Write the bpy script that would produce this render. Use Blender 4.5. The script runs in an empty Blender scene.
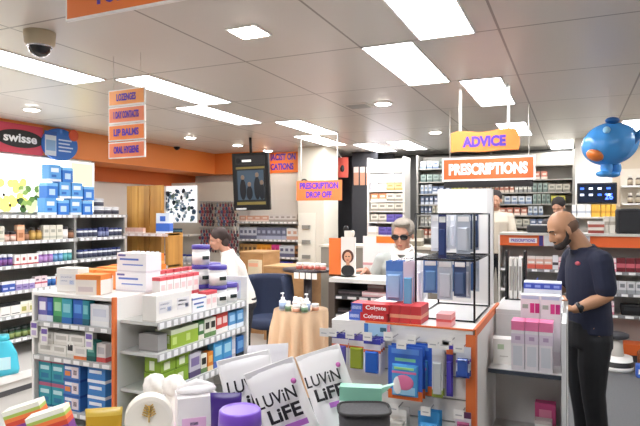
import bpy, math, random
from mathutils import Vector, Matrix
random.seed(7)
SC = bpy.context.scene
COL = SC.collection
PI = math.pi
# ------------------------------------------------------------------ camera, world, exposure
EYE = 1.70
YAW = math.atan(255/568.0)                     # camera turned left of the room's depth axis
cam_d = bpy.data.cameras.new('camera'); cam = bpy.data.objects.new('camera', cam_d); COL.objects.link(cam)
cam.location = (0, 0, EYE); cam.rotation_euler = (PI/2, 0, YAW)
cam_d.sensor_width = 36; cam_d.lens = 568/640*36; cam_d.clip_start = .05
cam_d.shift_y = (214-213)/640.0
SC.camera = cam
SC.view_settings.view_transform = 'Standard'; SC.view_settings.look = 'None'
SC.view_settings.gamma = 1; SC.view_settings.use_curve_mapping = False
SC.view_settings.exposure = 1.45
W = bpy.data.worlds.new('world'); SC.world = W; W.use_nodes = True
W.node_tree.nodes['Background'].inputs[0].default_value = (1, .97, .93, 1)
W.node_tree.nodes['Background'].inputs[1].default_value = .6
PANEL_POWER = 9.0
H = 1.09; CEIL = EYE + H

def ray(u, v):
    c, s = math.cos(YAW), math.sin(YAW)
    return Vector((-s*568+(u-320)*c, c*568+(u-320)*s, 214.0-v))
def PY(u, v, y):
    d = ray(u, v); return Vector((0, 0, EYE)) + d*(y/d.y)
def PX(u, v, x):
    d = ray(u, v); return Vector((0, 0, EYE)) + d*(x/d.x)
def PZ(u, v, z):
    d = ray(u, v); return Vector((0, 0, EYE)) + d*((z-EYE)/d.z)

# ------------------------------------------------------------------ materials
_m = {}
def lin(h):
    h = h.lstrip('#'); r = [int(h[i:i+2], 16)/255 for i in (0, 2, 4)]
    return tuple(c/12.92 if c <= .04045 else ((c+.055)/1.055)**2.4 for c in r)
def mat(h, rough=.5, metal=0, emit=0, noise=0, scale=20, alpha=1, trans=0, spec=.5):
    k = (h, rough, metal, emit, noise, scale, alpha, trans)
    if k in _m: return _m[k]
    m = bpy.data.materials.new('surface_'+h.strip('#')); m.use_nodes = True
    nt = m.node_tree; b = nt.nodes['Principled BSDF']
    c = lin(h)
    b.inputs['Base Color'].default_value = (*c, 1); b.inputs['Roughness'].default_value = rough
    b.inputs['Metallic'].default_value = metal; b.inputs['Specular IOR Level'].default_value = spec
    b.inputs['Alpha'].default_value = alpha; b.inputs['Transmission Weight'].default_value = trans
    if emit:
        b.inputs['Emission Color'].default_value = (*c, 1); b.inputs['Emission Strength'].default_value = emit
    if noise:
        t = nt.nodes.new('ShaderNodeTexCoord'); n = nt.nodes.new('ShaderNodeTexNoise'); n.inputs['Scale'].default_value = scale
        n.inputs['Detail'].default_value = 4
        mx = nt.nodes.new('ShaderNodeMix'); mx.data_type = 'RGBA'
        mx.inputs[6].default_value = (*[x*(1-noise) for x in c], 1); mx.inputs[7].default_value = (*[min(1, x*(1+noise)) for x in c], 1)
        nt.links.new(t.outputs['Object'], n.inputs['Vector']); nt.links.new(n.outputs['Fac'], mx.inputs[0])
        nt.links.new(mx.outputs[2], b.inputs['Base Color'])
    _m[k] = m
    return m
def wood_mat(c1, c2, sc=(14, 14, 1.2)):
    m = bpy.data.materials.new('wood'); m.use_nodes = True; nt = m.node_tree; b = nt.nodes['Principled BSDF']
    t = nt.nodes.new('ShaderNodeTexCoord'); mp = nt.nodes.new('ShaderNodeMapping'); mp.inputs['Scale'].default_value = sc
    n = nt.nodes.new('ShaderNodeTexNoise'); n.inputs['Scale'].default_value = 1.5; n.inputs['Detail'].default_value = 5
    r = nt.nodes.new('ShaderNodeValToRGB'); r.color_ramp.elements[0].position = .35; r.color_ramp.elements[1].position = .65
    r.color_ramp.elements[0].color = (*lin(c1), 1); r.color_ramp.elements[1].color = (*lin(c2), 1)
    nt.links.new(t.outputs['Object'], mp.inputs[0]); nt.links.new(mp.outputs[0], n.inputs['Vector'])
    nt.links.new(n.outputs['Fac'], r.inputs[0]); nt.links.new(r.outputs[0], b.inputs['Base Color']); b.inputs['Roughness'].default_value = .45
    return m
def ceiling_mat():
    m = bpy.data.materials.new('ceiling_tiles'); m.use_nodes = True; nt = m.node_tree; b = nt.nodes['Principled BSDF']
    g = nt.nodes.new('ShaderNodeNewGeometry'); s = nt.nodes.new('ShaderNodeSeparateXYZ'); nt.links.new(g.outputs['Position'], s.inputs[0])
    outs = []
    for ax, off, per in (('X', 1.28+8.7, .87), ('Y', -3.49+12, 1.2)):
        a = nt.nodes.new('ShaderNodeMath'); a.operation = 'ADD'; a.inputs[1].default_value = off
        mo = nt.nodes.new('ShaderNodeMath'); mo.operation = 'PINGPONG'; mo.inputs[1].default_value = per/2
        lt = nt.nodes.new('ShaderNodeMath'); lt.operation = 'LESS_THAN'; lt.inputs[1].default_value = .007
        nt.links.new(s.outputs[ax], a.inputs[0]); nt.links.new(a.outputs[0], mo.inputs[0]); nt.links.new(mo.outputs[0], lt.inputs[0]); outs.append(lt)
    mxm = nt.nodes.new('ShaderNodeMath'); mxm.operation = 'MAXIMUM'
    nt.links.new(outs[0].outputs[0], mxm.inputs[0]); nt.links.new(outs[1].outputs[0], mxm.inputs[1])
    mx = nt.nodes.new('ShaderNodeMix'); mx.data_type = 'RGBA'
    mx.inputs[6].default_value = (*lin('#d3cec6'), 1); mx.inputs[7].default_value = (*lin('#8d877e'), 1)
    nt.links.new(mxm.outputs[0], mx.inputs[0]); nt.links.new(mx.outputs[2], b.inputs['Base Color']); b.inputs['Roughness'].default_value = .35
    return m
WHITE = mat('#f2f0ec', .4); OFFW = mat('#dedad2', .5); GREY = mat('#a8a8a6', .5); DKGREY = mat('#4a4a4c', .6)
BLACK = mat('#121214', .4); ORANGE = mat('#f07a26', .45); PURPLE = mat('#5a32b4', .4); CHROME = mat('#c8c8cc', .25, 1)
RAILW = mat('#e8e8e8', .4)

# ------------------------------------------------------------------ mesh builder
class MB:
    def __init__(s): s.v = []; s.f = []; s.m = []; s.s = []; s.mats = []
    def mi(s, m):
        if isinstance(m, str): m = mat(m)
        if m not in s.mats: s.mats.append(m)
        return s.mats.index(m)
    def add(s, vs, fs, m, smooth=False):
        o = len(s.v); k = s.mi(m); s.v += [tuple(x) for x in vs]
        for f in fs: s.f.append([o+i for i in f]); s.m.append(k); s.s.append(smooth)
        return s
    def box(s, x0, x1, y0, y1, z0, z1, m, M=None):
        vs = [Vector((x, y, z)) for z in (z0, z1) for y in (y0, y1) for x in (x0, x1)]
        if M is not None: vs = [M @ p for p in vs]
        return s.add(vs, [(0, 2, 3, 1), (4, 5, 7, 6), (0, 1, 5, 4), (2, 6, 7, 3), (0, 4, 6, 2), (1, 3, 7, 5)], m)
    def bbox(s, x0, x1, y0, y1, z0, z1, b, m):
        """box with chamfered vertical and top edges"""
        def ring(i, z): return [(x0+i+b if False else x, y, z) for x, y in ((x0+i+b, y0+i), (x1-i-b, y0+i), (x1-i, y0+i+b), (x1-i, y1-i-b), (x1-i-b, y1-i), (x0+i+b, y1-i), (x0+i, y1-i-b), (x0+i, y0+i+b))]
        rings = [ring(b*.6, z0), ring(0, z0+b), ring(0, z1-b), ring(b*.6, z1)]
        return s.rings(rings, m, False)
    def rings(s, rings, m, smooth=True, caps=True, ms=None):
        n = len(rings[0]); o = len(s.v)
        for r in rings: s.v += [tuple(p) for p in r]
        for j in range(len(rings)-1):
            k = s.mi(ms[j] if ms else m)
            for i in range(n):
                a = o+j*n+i; b = o+j*n+(i+1) % n
                s.f.append([a, b, b+n, a+n]); s.m.append(k); s.s.append(smooth)
        if caps:
            s.f.append(list(range(o+n-1, o-1, -1))); s.m.append(s.mi(ms[0] if ms else m)); s.s.append(False)
            e = o+(len(rings)-1)*n
            s.f.append(list(range(e, e+n))); s.m.append(s.mi(ms[-1] if ms else m)); s.s.append(False)
        return s
    def lathe(s, prof, m, n=14, c=(0, 0, 0), ms=None, sx=1, sy=1, smooth=True):
        rr = [[(c[0]+max(r, 1e-4)*sx*math.cos(2*PI*i/n), c[1]+max(r, 1e-4)*sy*math.sin(2*PI*i/n), c[2]+z) for i in range(n)] for r, z in prof]
        return s.rings(rr, m, smooth, True, ms)
    def tube(s, pts, r, m, n=8, rs=None):
        pts = [Vector(p) for p in pts]; rr = []
        for i, p in enumerate(pts):
            t = (pts[min(i+1, len(pts)-1)]-pts[max(i-1, 0)]).normalized()
            a = Vector((0, 0, 1)) if abs(t.z) < .9 else Vector((1, 0, 0))
            u = t.cross(a).normalized(); w = t.cross(u).normalized()
            q = rs[i] if rs else r
            rr.append([p+(u*math.cos(-2*PI*k/n)+w*math.sin(-2*PI*k/n))*q for k in range(n)])
        return s.rings(rr, m)
    def ell(s, c, R, m, n=16, k=10, M=None):
        prof = [(math.sin(PI*i/k), -math.cos(PI*i/k)) for i in range(k+1)]
        rr = []
        for r, z in prof:
            r = max(r, .01)
            ring = [Vector((R[0]*r*math.cos(2*PI*i/n), R[1]*r*math.sin(2*PI*i/n), R[2]*z)) for i in range(n)]
            if M is not None: ring = [M @ p for p in ring]
            rr.append([Vector(c)+p for p in ring])
        return s.rings(rr, m)
    def prism(s, poly, d0, d1, m, ax='y'):
        """poly in (x,z) extruded along y (or (x,y) along z)"""
        if ax == 'y': a = [[(x, d, z) for x, z in poly] for d in (d0, d1)]
        elif ax == 'x': a = [[(d, x, z) for x, z in poly] for d in (d0, d1)]
        else: a = [[(x, y, d) for x, y in poly] for d in (d0, d1)]
        return s.rings(a, m, False)
    def mesh(s, name='mesh'):
        me = bpy.data.meshes.new(name); me.from_pydata(s.v, [], s.f)
        for m in s.mats: me.materials.append(m)
        me.polygons.foreach_set('material_index', s.m); me.polygons.foreach_set('use_smooth', s.s); me.update()
        return me

LABELS = {}
def tag(o, label, cat, group=None, kind=None):
    o['label'] = label
    if cat: o['category'] = cat
    if group: o['group'] = group
    if kind: o['kind'] = kind
    if label in LABELS and not (group and LABELS[label] == group): print('DUPLABEL', label)
    if not 4 <= len(label.replace(',', '').split()) <= 16: print('LABELLEN', len(label.split()), label)
    LABELS[label] = group
    return o
def obj(name, mb, parent=None, loc=(0, 0, 0), rz=0):
    me = mb.mesh(name) if isinstance(mb, MB) else mb
    o = bpy.data.objects.new(name, me); COL.objects.link(o); o.location = loc; o.rotation_euler = (0, 0, rz)
    if parent: o.parent = parent
    return o
def thing(name, label, cat, loc=(0, 0, 0), rz=0, group=None):
    o = bpy.data.objects.new(name, None); COL.objects.link(o); o.location = loc; o.rotation_euler = (0, 0, rz)
    o.empty_display_size = .1
    return tag(o, label, cat, group)
def struct(name, mb):
    o = obj(name, mb); o['kind'] = 'structure'; return o
def plabel(o, l): o['label'] = l; return o

# ------------------------------------------------------------------ text
_t = {}
def text_mesh(s, w, h, m, bold=.02, depth=.0015, shear=0):
    """lettering fitted to w x h, centred on x, base at z=0, facing -y"""
    cu = bpy.data.curves.new('lettering', 'FONT'); cu.body = s; cu.offset = bold; cu.extrude = .01; cu.align_x = 'CENTER'; cu.shear = shear
    cu.resolution_u = 3
    t = bpy.data.objects.new('lettering_tmp', cu); COL.objects.link(t)
    dg = bpy.context.evaluated_depsgraph_get(); me = bpy.data.meshes.new_from_object(t.evaluated_get(dg))
    bpy.data.objects.remove(t)
    xs = [v.co.x for v in me.vertices]; ys = [v.co.y for v in me.vertices]
    x0, x1, y0, y1 = min(xs), max(xs), min(ys), max(ys)
    for v in me.vertices:
        x, y, z = v.co
        v.co = ((x-(x0+x1)/2)/(x1-x0)*w, -(z+.01)/.02*depth, (y-y0)/(y1-y0)*h)
    me.materials.clear(); me.materials.append(mat(m) if isinstance(m, str) else m)
    return me
def letters(s, w, h, m, parent, loc, rz=0, bold=.02, name='lettering', rx=0, ry=0):
    o = obj(name, text_mesh(s, w, h, m, bold), parent, loc, rz); o.rotation_euler = (rx, ry, rz); return o

# ------------------------------------------------------------------ product kinds
class Spec:
    def __init__(s, name, cat, parts, w, d, h): s.name, s.cat, s.parts, s.w, s.d, s.h = name, cat, parts, w, d, h
def inst(sp, loc, rz, label, group=None, name=None, tilt=None):
    o = obj(name or sp.name, sp.parts[0][1], None, loc, rz)
    if tilt: o.rotation_euler = (tilt[0], tilt[1], rz)
    tag(o, label, sp.cat, group)
    for pn, me in sp.parts[1:]:
        c = obj(pn, me, o)
    return o
def carton(name, w, d, h, base, wraps=(), patches=(), cat='box', sides=()):
    b = MB(); e = .0006
    b.box(-w/2, w/2, -d/2, d/2, 0, h, base)
    for z0, z1, c in wraps: b.box(-w/2-e, w/2+e, -d/2-e, d/2+e, z0*h+(e if z0 <= 0 else 0), z1*h+(e if z1 >= 1 else 0), c); 
    for x0, x1, z0, z1, c in patches: b.box((x0-.5)*w, (x1-.5)*w, -d/2-2*e, -d/2+.001, z0*h, z1*h, c)
    for y0, y1, z0, z1, c in sides:
        for sx in (-1, 1): b.box(*sorted((sx*(w/2-.001), sx*(w/2+2*e))), (y0-.5)*d, (y1-.5)*d, z0*h, z1*h, c)
    return Spec(name, cat, [(name, b.mesh(name))], w, d, h)
def bottle(name, r, h, body, cap, label=None, capf=.18, neck=.62, capr=None, cat='bottle', l0=.12, l1=.72, capname='cap', n=12, sy=1, rough=.35):
    b = MB(); body = mat(body, rough) if isinstance(body, str) else body
    hs = h*(1-capf); capr = capr or max(neck*1.12, .2)
    prof = [(r*.9, 0), (r, h*.02), (r, hs*l0), (r*1.012, hs*l0), (r*1.012, hs*l1), (r, hs*l1), (r, hs*.82), (r*neck, hs*.96), (r*neck, hs)]
    ms = [body]*8
    if label: ms[2] = ms[3] = ms[4] = mat(label, .5) if isinstance(label, str) else label
    b.lathe(prof, body, n, ms=ms, sy=sy)
    c = MB(); c.lathe([(r*capr, hs*.975), (r*capr*1.02, hs+.001), (r*capr, h*.985), (r*capr*.9, h)], mat(cap, .4) if isinstance(cap, str) else cap, n, sy=max(sy, .8) if sy < 1 else 1)
    return Spec(name, cat, [(name, b.mesh(name)), (capname, c.mesh(capname))], 2*r, 2*r*sy, h)
def tub(name, r, h, body, lid, label=None, **k):
    return bottle(name, r, h, body, lid, label, capf=.2, neck=.97, capr=1.04, cat='tub', capname='lid', n=16, **k)
def pump_bottle(name, r, h, body, top, label=None):
    sp = bottle(name, r, h*.75, body, top, label, capf=.12, neck=.45)
    p = MB(); p.tube([(0, 0, h*.7), (0, 0, h*.96)], r*.14, top); p.box(-r*.25, r*.25, -r*.9, r*.35, h*.94, h, top)
    sp.parts.append(('pump_head', p.mesh('pump_head'))); sp.h = h
    return sp
def tube(name, w, h, body, cap, band=None):
    b = MB(); R = []
    n = 12
    for k, t in enumerate((0, .15, .4, .7, 1)):
        rx = w/2*(.75+.25*t); ry = w*.33*(1-t)+.002
        R.append([(rx*math.cos(2*PI*i/n), ry*math.sin(2*PI*i/n), h*(.18+.82*t)) for i in range(n)])
    b.rings(R, body, ms=[body, band or body, band or body, body])
    c = MB(); c.lathe([(w*.3, 0), (w*.32, h*.18), (w*.26, h*.185)], cap, 12)
    return Spec(name, 'tube', [(name, b.mesh(name)), ('cap', c.mesh('cap'))], w, w*.66, h)
def hangpack(name, w, h, card, blister, patches=(), d=.022, cat='pack', clear=None):
    """hangs from its hole at the origin, front to -y"""
    b = MB(); t = .0015
    b.box(-w/2, w/2, -t, t, -h*.97, h*.03, card)
    for x0, x1, z0, z1, c in patches: b.box((x0-.5)*w, (x1-.5)*w, -t*1.8, 0, -h*.97+z0*h, -h*.97+z1*h, c)
    p = MB()
    x0, x1, z0, z1 = -w*.38, w*.38, -h*.9, -h*.3
    i = min(w*.08, .012)
    rr = [[(x0, -t, z0), (x1, -t, z0), (x1, -t, z1), (x0, -t, z1)], [(x0+i*.3, -d*.8, z0+i*.3), (x1-i*.3, -d*.8, z0+i*.3), (x1-i*.3, -d*.8, z1-i*.3), (x0+i*.3, -d*.8, z1-i*.3)],
          [(x0+i, -d, z0+i), (x1-i, -d, z0+i), (x1-i, -d, z1-i), (x0+i, -d, z1-i)]]
    p.rings(rr, clear or mat(blister, .2) if not isinstance(blister, bpy.types.Material) else blister, False)
    return Spec(name, cat, [(name, b.mesh(name)), ('blister', p.mesh('blister'))], w, d, h)
def pouch(name, w, h, d, col, wraps=None, cat='pouch'):
    """stand-up pouch: gusseted at the foot, crimped flat at the top"""
    b = MB(); n = 20; R = []; K = 9
    for k in range(K+1):
        t = k/K; th = d/2*max(.03, (1-t**2.2)) * (1 if t > .02 else .85)
        ww = w/2*(1-.05*math.sin(PI*t))
        ring = []
        for i in range(n):
            a = 2*PI*i/n; cx = math.copysign(abs(math.cos(a))**.7, math.cos(a)); sy = math.copysign(abs(math.sin(a))**.9, math.sin(a))
            ring.append((ww*cx, th*sy, h*t))
        R.append(ring)
    b.rings(R, col, ms=wraps)
    return Spec(name, cat, [(name, b.mesh(name))], w, d, h)
ORD = ['first', 'second', 'third', 'fourth', 'fifth', 'sixth', 'seventh', 'eighth', 'ninth', 'tenth', 'eleventh', 'twelfth', 'thirteenth', 'fourteenth', 'fifteenth', 'sixteenth', 'seventeenth', 'eighteenth', 'nineteenth', 'twentieth', 'twenty-first', 'twenty-second', 'twenty-third', 'twenty-fourth', 'twenty-fifth', 'twenty-sixth']
def fill(p0, p1, rz, runs, place, group, end='the left', gap=.006, hang=False, inset=0):
    """runs: (spec, n or None/frac, desc). Lines the products up from p0 towards p1, front edges on the line"""
    p0, p1 = Vector(p0), Vector(p1); L = (p1-p0).length; d = (p1-p0)/L
    inward = Vector((-math.sin(rz), math.cos(rz), 0))
    s = 0
    for sp, n, desc in runs:
        w = sp.w+gap
        if isinstance(n, float): n = max(1, int(n*L/w+.3))
        n = min(n, int((L-s+.02)/w))
        for i in range(n):
            jit = random.uniform(0, .012)
            dep = 0 if hang else sp.d/2
            p = p0+d*(s+w/2)+inward*(dep+jit*(0 if hang else 1)+inset)
            lab = f"{desc}, {place}" if n == 1 else f"{desc}, {ORD[i]} from {end}, {place}"
            inst(sp, p, rz+(0 if hang else random.uniform(-.04, .04)), lab, f"{group}")
            s += w
        if s > L: break
# ------------------------------------------------------------------ people: overlapping limbs grown into one skin by a voxel remesh
def remesh(mb, m, vox, smooth=6):
    me = mb.mesh('tmp'); o = bpy.data.objects.new('tmp', me); COL.objects.link(o)
    a = o.modifiers.new('r', 'REMESH'); a.mode = 'VOXEL'; a.voxel_size = vox; a.use_smooth_shade = True
    c = o.modifiers.new('s', 'SMOOTH'); c.factor = .5; c.iterations = smooth
    dg = bpy.context.evaluated_depsgraph_get(); out = bpy.data.meshes.new_from_object(o.evaluated_get(dg))
    bpy.data.objects.remove(o); out.materials.clear(); out.materials.append(m)
    return out
def limb(b, pts, rs, m=None, fl=1.0):
    """tapered limb with rounded ends; fl flattens it across y"""
    m = m or WHITE
    P = [Vector(p) for p in pts]; n = 12
    t0 = (P[0]-P[1]).normalized(); t1 = (P[-1]-P[-2]).normalized()
    Q = [P[0]+t0*rs[0]*.9, P[0]+t0*rs[0]*.6]+P+[P[-1]+t1*rs[-1]*.6, P[-1]+t1*rs[-1]*.9]
    R = [rs[0]*.3, rs[0]*.78]+list(rs)+[rs[-1]*.78, rs[-1]*.3]
    b.tube(Q, 1, m, n, R)
def torso(b, st, m=None, n=20):
    """st: (x, y, z, rx, ry)"""
    rr = []
    for x, y, z, rx, ry in st: rr.append([(x+rx*math.cos(2*PI*i/n), y+ry*math.sin(2*PI*i/n), z) for i in range(n)])
    b.rings(rr, m or WHITE)
def hand(b, wrist, fdir, palm_n, side, curl=.5, L=.18, m=None):
    """five fingers on a palm: fdir along the hand, palm_n out of the palm, side = towards the thumb"""
    w = Vector(wrist); f = Vector(fdir).normalized(); s = Vector(side); s = (s-f*s.dot(f)).normalized(); pn = f.cross(s).normalized()
    if pn.dot(Vector(palm_n)) < 0: pn = -pn
    M = Matrix((f, s, pn)).transposed()
    b.ell(w+f*L*.26, (L*.29, L*.235, L*.085), m or WHITE, 12, 8, M)
    for k, (off, ln) in enumerate(((.17, .40), (.06, .45), (-.05, .42), (-.15, .33))):
        a = w+f*L*.46+s*L*off
        d = f.copy(); pts = [a-f*L*.12, a]
        for j, seg in enumerate((.45, .32, .23)):
            ang = curl*(.5+j*.5)
            d = (f*math.cos(ang)+pn*math.sin(ang)+s*off*.25).normalized()
            pts.append(pts[-1]+d*L*ln*seg)
        r = L*.048
        limb(b, pts, [r*1.1, r*1.1, r, r*.92, r*.8])
    a = w+f*L*.12+s*L*.16
    d1 = (f*.62+s*.7+pn*.25).normalized(); d2 = (f*.9+s*.25+pn*.35).normalized()
    limb(b, [a, a+d1*L*.2, a+d1*L*.2+d2*L*.17, a+d1*L*.2+d2*L*.28], [L*.07, L*.065, L*.056, L*.045])
def head(b, c, M, s=1.0, male=True):
    """head centred at c; local +x is the face, +z the crown"""
    def T(p): return Vector(c)+M @ (Vector(p)*s)
    def E(p, R, n=18, k=12): b.ell(T(p), [r*s for r in R], WHITE, n, k, M)
    E((-.012, 0, .028), (.094, .074, .088)); E((.022, 0, -.028), (.066, .058, .078))
    E((.045, 0, -.085), (.034, .036, .026))                     # chin
    E((.064, 0, .022), (.024, .052, .016))                      # brow
    for sy in (-1, 1):
        E((.058, sy*.034, -.028), (.022, .022, .022)); E((-.002, sy*.077, -.012), (.018, .008, .030), 10, 8)
        E((.055, sy*.024, -.012), (.012, .012, .012), 10, 8)
    limb(b, [T((.078, 0, .012)), T((.094, 0, -.018)), T((.098, 0, -.034))], [.008*s, .011*s, .013*s])
    E((.088, 0, -.038), (.014, .018, .009), 10, 8)
    E((.074, 0, -.060), (.016, .024, .006), 10, 8); E((.071, 0, -.071), (.016, .021, .007), 10, 8)
def eyes(parent, c, M, s=1.0):
    for sy in (-1, 1):
        b = MB(); b.ell(Vector(c)+M @ (Vector((.064, sy*.030, -.003))*s), (.0092*s,)*3, mat('#d8ccc2', .3), 12, 8, M)
        e = obj('eye', b, parent)
        b = MB(); b.ell(Vector(c)+M @ (Vector((.0712, sy*.030, -.003))*s), (.0035*s, .005*s, .005*s), mat('#2a1a12', .2), 10, 6, M)
        obj('iris', b, e)
def facing(rz): return rz
def rotm(pitch=0, yaw=0, roll=0):
    """pitch > 0 looks down; yaw > 0 turns to the person's left"""
    return Matrix.Rotation(yaw, 3, 'Z') @ Matrix.Rotation(pitch, 3, 'Y') @ Matrix.Rotation(roll, 3, 'X')
# ================================================================== the room
XL, XR, YB, YF = -6.7, 3.4, 10.3, -2.2
b = MB(); b.box(XL, XR, YF, YB, CEIL, CEIL+.1, ceiling_mat()); struct('ceiling', b)
b = MB(); b.box(-2.3, XR, YF, YB, -.1, 0, mat('#5d5e5f', .85, noise=.18, scale=60)); b.box(XL, -2.3, YF, YB, -.1, 0, mat('#b9b4ad', .35, noise=.04, scale=6)); struct('floor', b)
WALLM = mat('#ece7de', .6)
b = MB(); b.box(XL-.1, XL, YF, YB, 0, CEIL, WALLM); struct('wall_left', b)
b = MB(); b.box(XR, XR+.1, YF, YB, 0, CEIL, WALLM); struct('wall_right', b)
b = MB(); b.box(XL, XR, YF-.1, YF, 0, CEIL, WALLM); struct('wall_front', b)
b = MB(); b.box(XL, XR, YB, YB+.1, 0, CEIL, mat('#64625e', .7)); struct('wall_back', b)
# orange bulkhead along the left wall, turning across the back
ORB = mat('#ee8c44', .5)
b = MB(); b.box(XL, -5.95, YF, 8.9, 2.42, CEIL, ORB); b.box(-5.95, -4.95, 8.6, 8.9, 2.42, CEIL, ORB); struct('beam_left', b)
b = MB(); b.box(XL, -6.0, YF, 5.78, 0, 2.42, WALLM); struct('wall_left_inner', b)
b = MB(); b.box(XL, -6.6, 5.78, 8.9, 2.2, 2.42, mat('#cf6a2c', .5)); struct('trim_1', b)
b = MB(); b.box(XL, -4.1, 8.9, 9.0, 0, CEIL, mat('#f3f0ea', .5)); struct('wall_back_left', b)
b = MB(); b.box(-4.12, -3.66, 8.3, 8.9, 0, CEIL, mat('#d9d3c3', .5)); struct('column_1', b)
b = MB(); b.box(-3.6, -3.15, 9.4, 9.5, 0, CEIL, mat('#3a3a3e', .6)); b.box(-4.1, -3.0, 9.9, 10.0, 0, CEIL, mat('#3a3a3e', .6)); struct('wall_back_middle', b)
b = MB(); b.box(0.0, .48, 9.0, 9.5, 0, CEIL, mat('#f4f0e6', .5)); struct('column_2', b)
b = MB(); b.box(.48, XR, 9.3, 9.4, 0, CEIL, mat('#d8c7ae', .6)); struct('wall_back_right', b)
b = MB(); b.box(-2.9, XR, 7.75, YB, 0, .22, mat('#77736c', .6)); struct('floor_platform', b)

# ------------------------------------------------------------------ ceiling lights
def light_panel(x0, x1, y0, y1, lab):
    t = thing('ceiling_light', lab, 'ceiling light', ((x0+x1)/2, (y0+y1)/2, CEIL), 0, 'long ceiling light panels')
    w, d = (x1-x0)/2, (y1-y0)/2
    b = MB(); f = .012
    for a in ((-w, w, -d, -d+f), (-w, w, d-f, d), (-w, -w+f, -d, d), (w-f, w, -d, d)): b.box(*a, -.008, 0, WHITE)
    obj('frame', b, t)
    b = MB(); b.box(-w+f, w-f, -d+f, d-f, -.005, 0, mat('#fafbff', .4, emit=PANEL_POWER)); obj('diffuser', b, t)
S = 1.2
for x0, x1, y0, lab in (
    (-.89, -.54, 2.29, 'long light panel crossing the top edge, before the advice sign'),
    (-1.28, -.93, 3.49, 'long light panel beside a small round downlight, left of the advice sign'),
    (-.87, -.53, 4.69, 'bright light panel directly above the advice sign'),
    (-.88, -.53, 7.09, 'small light panel just behind the advice sign'),
    (-3.82, -3.46, 2.29, 'long light panel beside the dome camera'),
    (-3.39, -3.04, 3.49, 'long light panel above the stack of four small signs'),
    (-3.74, -3.39, 4.69, 'long light panel behind the four small signs'),
    (-3.24, -2.9, 5.89, 'light panel at mid ceiling, before the drop off sign'),
    (-3.6, -3.26, 7.09, 'light panel above the beige column'),
    (-3.17, -2.8, 8.29, 'small light panel over the dark doorway'),
    (-.37, -.02, 9.05, 'light panel beside the white column top'),
    (-2.6, -2.25, 8.2, 'light panel just before the back medicine shelves'),
    (.5, .85, 7.45, 'light panel near the right edge behind the blue balloon'),
    (-.9, -.55, -.11, 'light panel behind the camera over the entry'), (-3.4, -3.05, -.11, 'light panel behind the camera over the left aisle'),
    (1.6, 1.95, 2.29, 'light panel off to the right of the gondolas'), (1.6, 1.95, 5.2, 'light panel off to the right near the counter'), (-5.3, -4.95, .6, 'light panel over the near end of the wall shelves')):
    light_panel(x0, x1, y0, y0+S, lab)
def downlight(x, y, lab, sq=False):
    t = thing('downlight', lab, 'downlight', (x, y, CEIL), 0, None if sq else 'round ceiling downlights')
    b = MB(); q = mat('#fff8ee', .4, emit=22)
    if sq: b.box(-.1, .1, -.1, .1, -.012, 0, WHITE)
    else: b.lathe([(.085, -.012), (.095, -.004), (.095, 0)], WHITE, 24)
    obj('rim', b, t)
    b = MB()
    if sq: b.box(-.085, .085, -.085, .085, -.016, -.01, q)
    else: b.lathe([(.07, -.016), (.07, -.01)], q, 24)
    obj('lens', b, t)
downlight(-1.77, 2.91, 'square bright downlight alone in the ceiling tiles', True)
for x, y, l in ((-5.14, 4.15, 'round downlight over the blue boxes'), (-4.98, 6.6, 'round downlight before the orange beam'), (-4.86, 7.65, 'round downlight above the hanging screen'),
                (-4.8, 8.5, 'round downlight over the medications sign'), (-1.72, 5.34, 'round downlight in mid ceiling'), (-1.69, 7.5, 'round downlight left of the prescriptions sign'), (1.2, 5.6, 'round downlight off to the right')):
    downlight(x, y, l)
# dome camera, small camera, vent
t = thing('dome_camera', 'beige dome security camera on the ceiling', 'security camera', (-2.93, 2.42, CEIL))
b = MB(); b.lathe([(.07, -.085), (.085, -.07), (.09, -.01), (.09, 0)], mat('#b8ab90', .5), 28); obj('housing', b, t)
b = MB(); b.ell((0, 0, -.085), (.066, .066, .062), mat('#26262a', .08), 24, 14); b.lathe([(.069, -.092), (.072, -.085), (.07, -.08)], CHROME, 28); obj('dome', b, t)
b = MB(); b.ell((0, 0, 0), (.05, .05, .05), BLACK); b.box(-.05, .0, -.02, .02, -.02, .02, BLACK); o = obj('small_camera', b, None, PX(177, 147, -5.9)); tag(o, 'small black camera on the orange bulkhead', 'security camera')
b = MB(); b.box(-.12, .12, -.12, .12, -.012, 0, OFFW)
for i in range(5): b.box(-.1, .1, -.09+i*.04, -.07+i*.04, -.018, -.012, GREY)
o = obj('ceiling_vent', b, None, (-1.98, 5.35, CEIL)); tag(o, 'small pale ceiling vent left of the mid ceiling downlight', 'vent')

# ------------------------------------------------------------------ signs
def board(name, lab, c, w, h, face, border=None, rz=0, t=.012, rods=(), rod_mat=OFFW, cat='sign', bw=.012, ry=0):
    """a hanging board centred at c facing -y, with rods up to the ceiling"""
    o = MB(); o.box(-w/2, w/2, -t/2, t/2, -h/2, h/2, border or face)
    o = obj(name, o, None, c, rz); o.rotation_euler = (0, ry, rz); tag(o, lab, cat)
    if border:
        b = MB(); b.box(-w/2+bw, w/2-bw, -t/2-.002, -t/2+.001, -h/2+bw, h/2-bw, face); obj('panel', b, o)
    for x, z0 in rods:
        b = MB(); b.tube([(x, 0, h/2-.01+z0), (x, 0, CEIL-c[2])], .006, rod_mat); obj('rod', b, o)
    return o
c = (PY(440, 159, 6)+PY(538, 179, 6))/2
s = board('hanging_sign', 'wide orange prescriptions sign with thick white border', (c.x, 6, c.z), .925, .245, mat('#e8662c', .5), WHITE, bw=.02, rods=((-.38, 0), (.4, 0)))
letters('PRESCRIPTIONS', .78, .12, '#ffffff', s, (0, -.01, -.06), bold=.05)
b = MB(); b.box(-.44, .44, -.009, -.006, -.19, -.125, BLACK); b.box(-.44, .44, -.006, .006, -.19, -.122, BLACK); obj('lower_strip', b, s)
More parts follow.
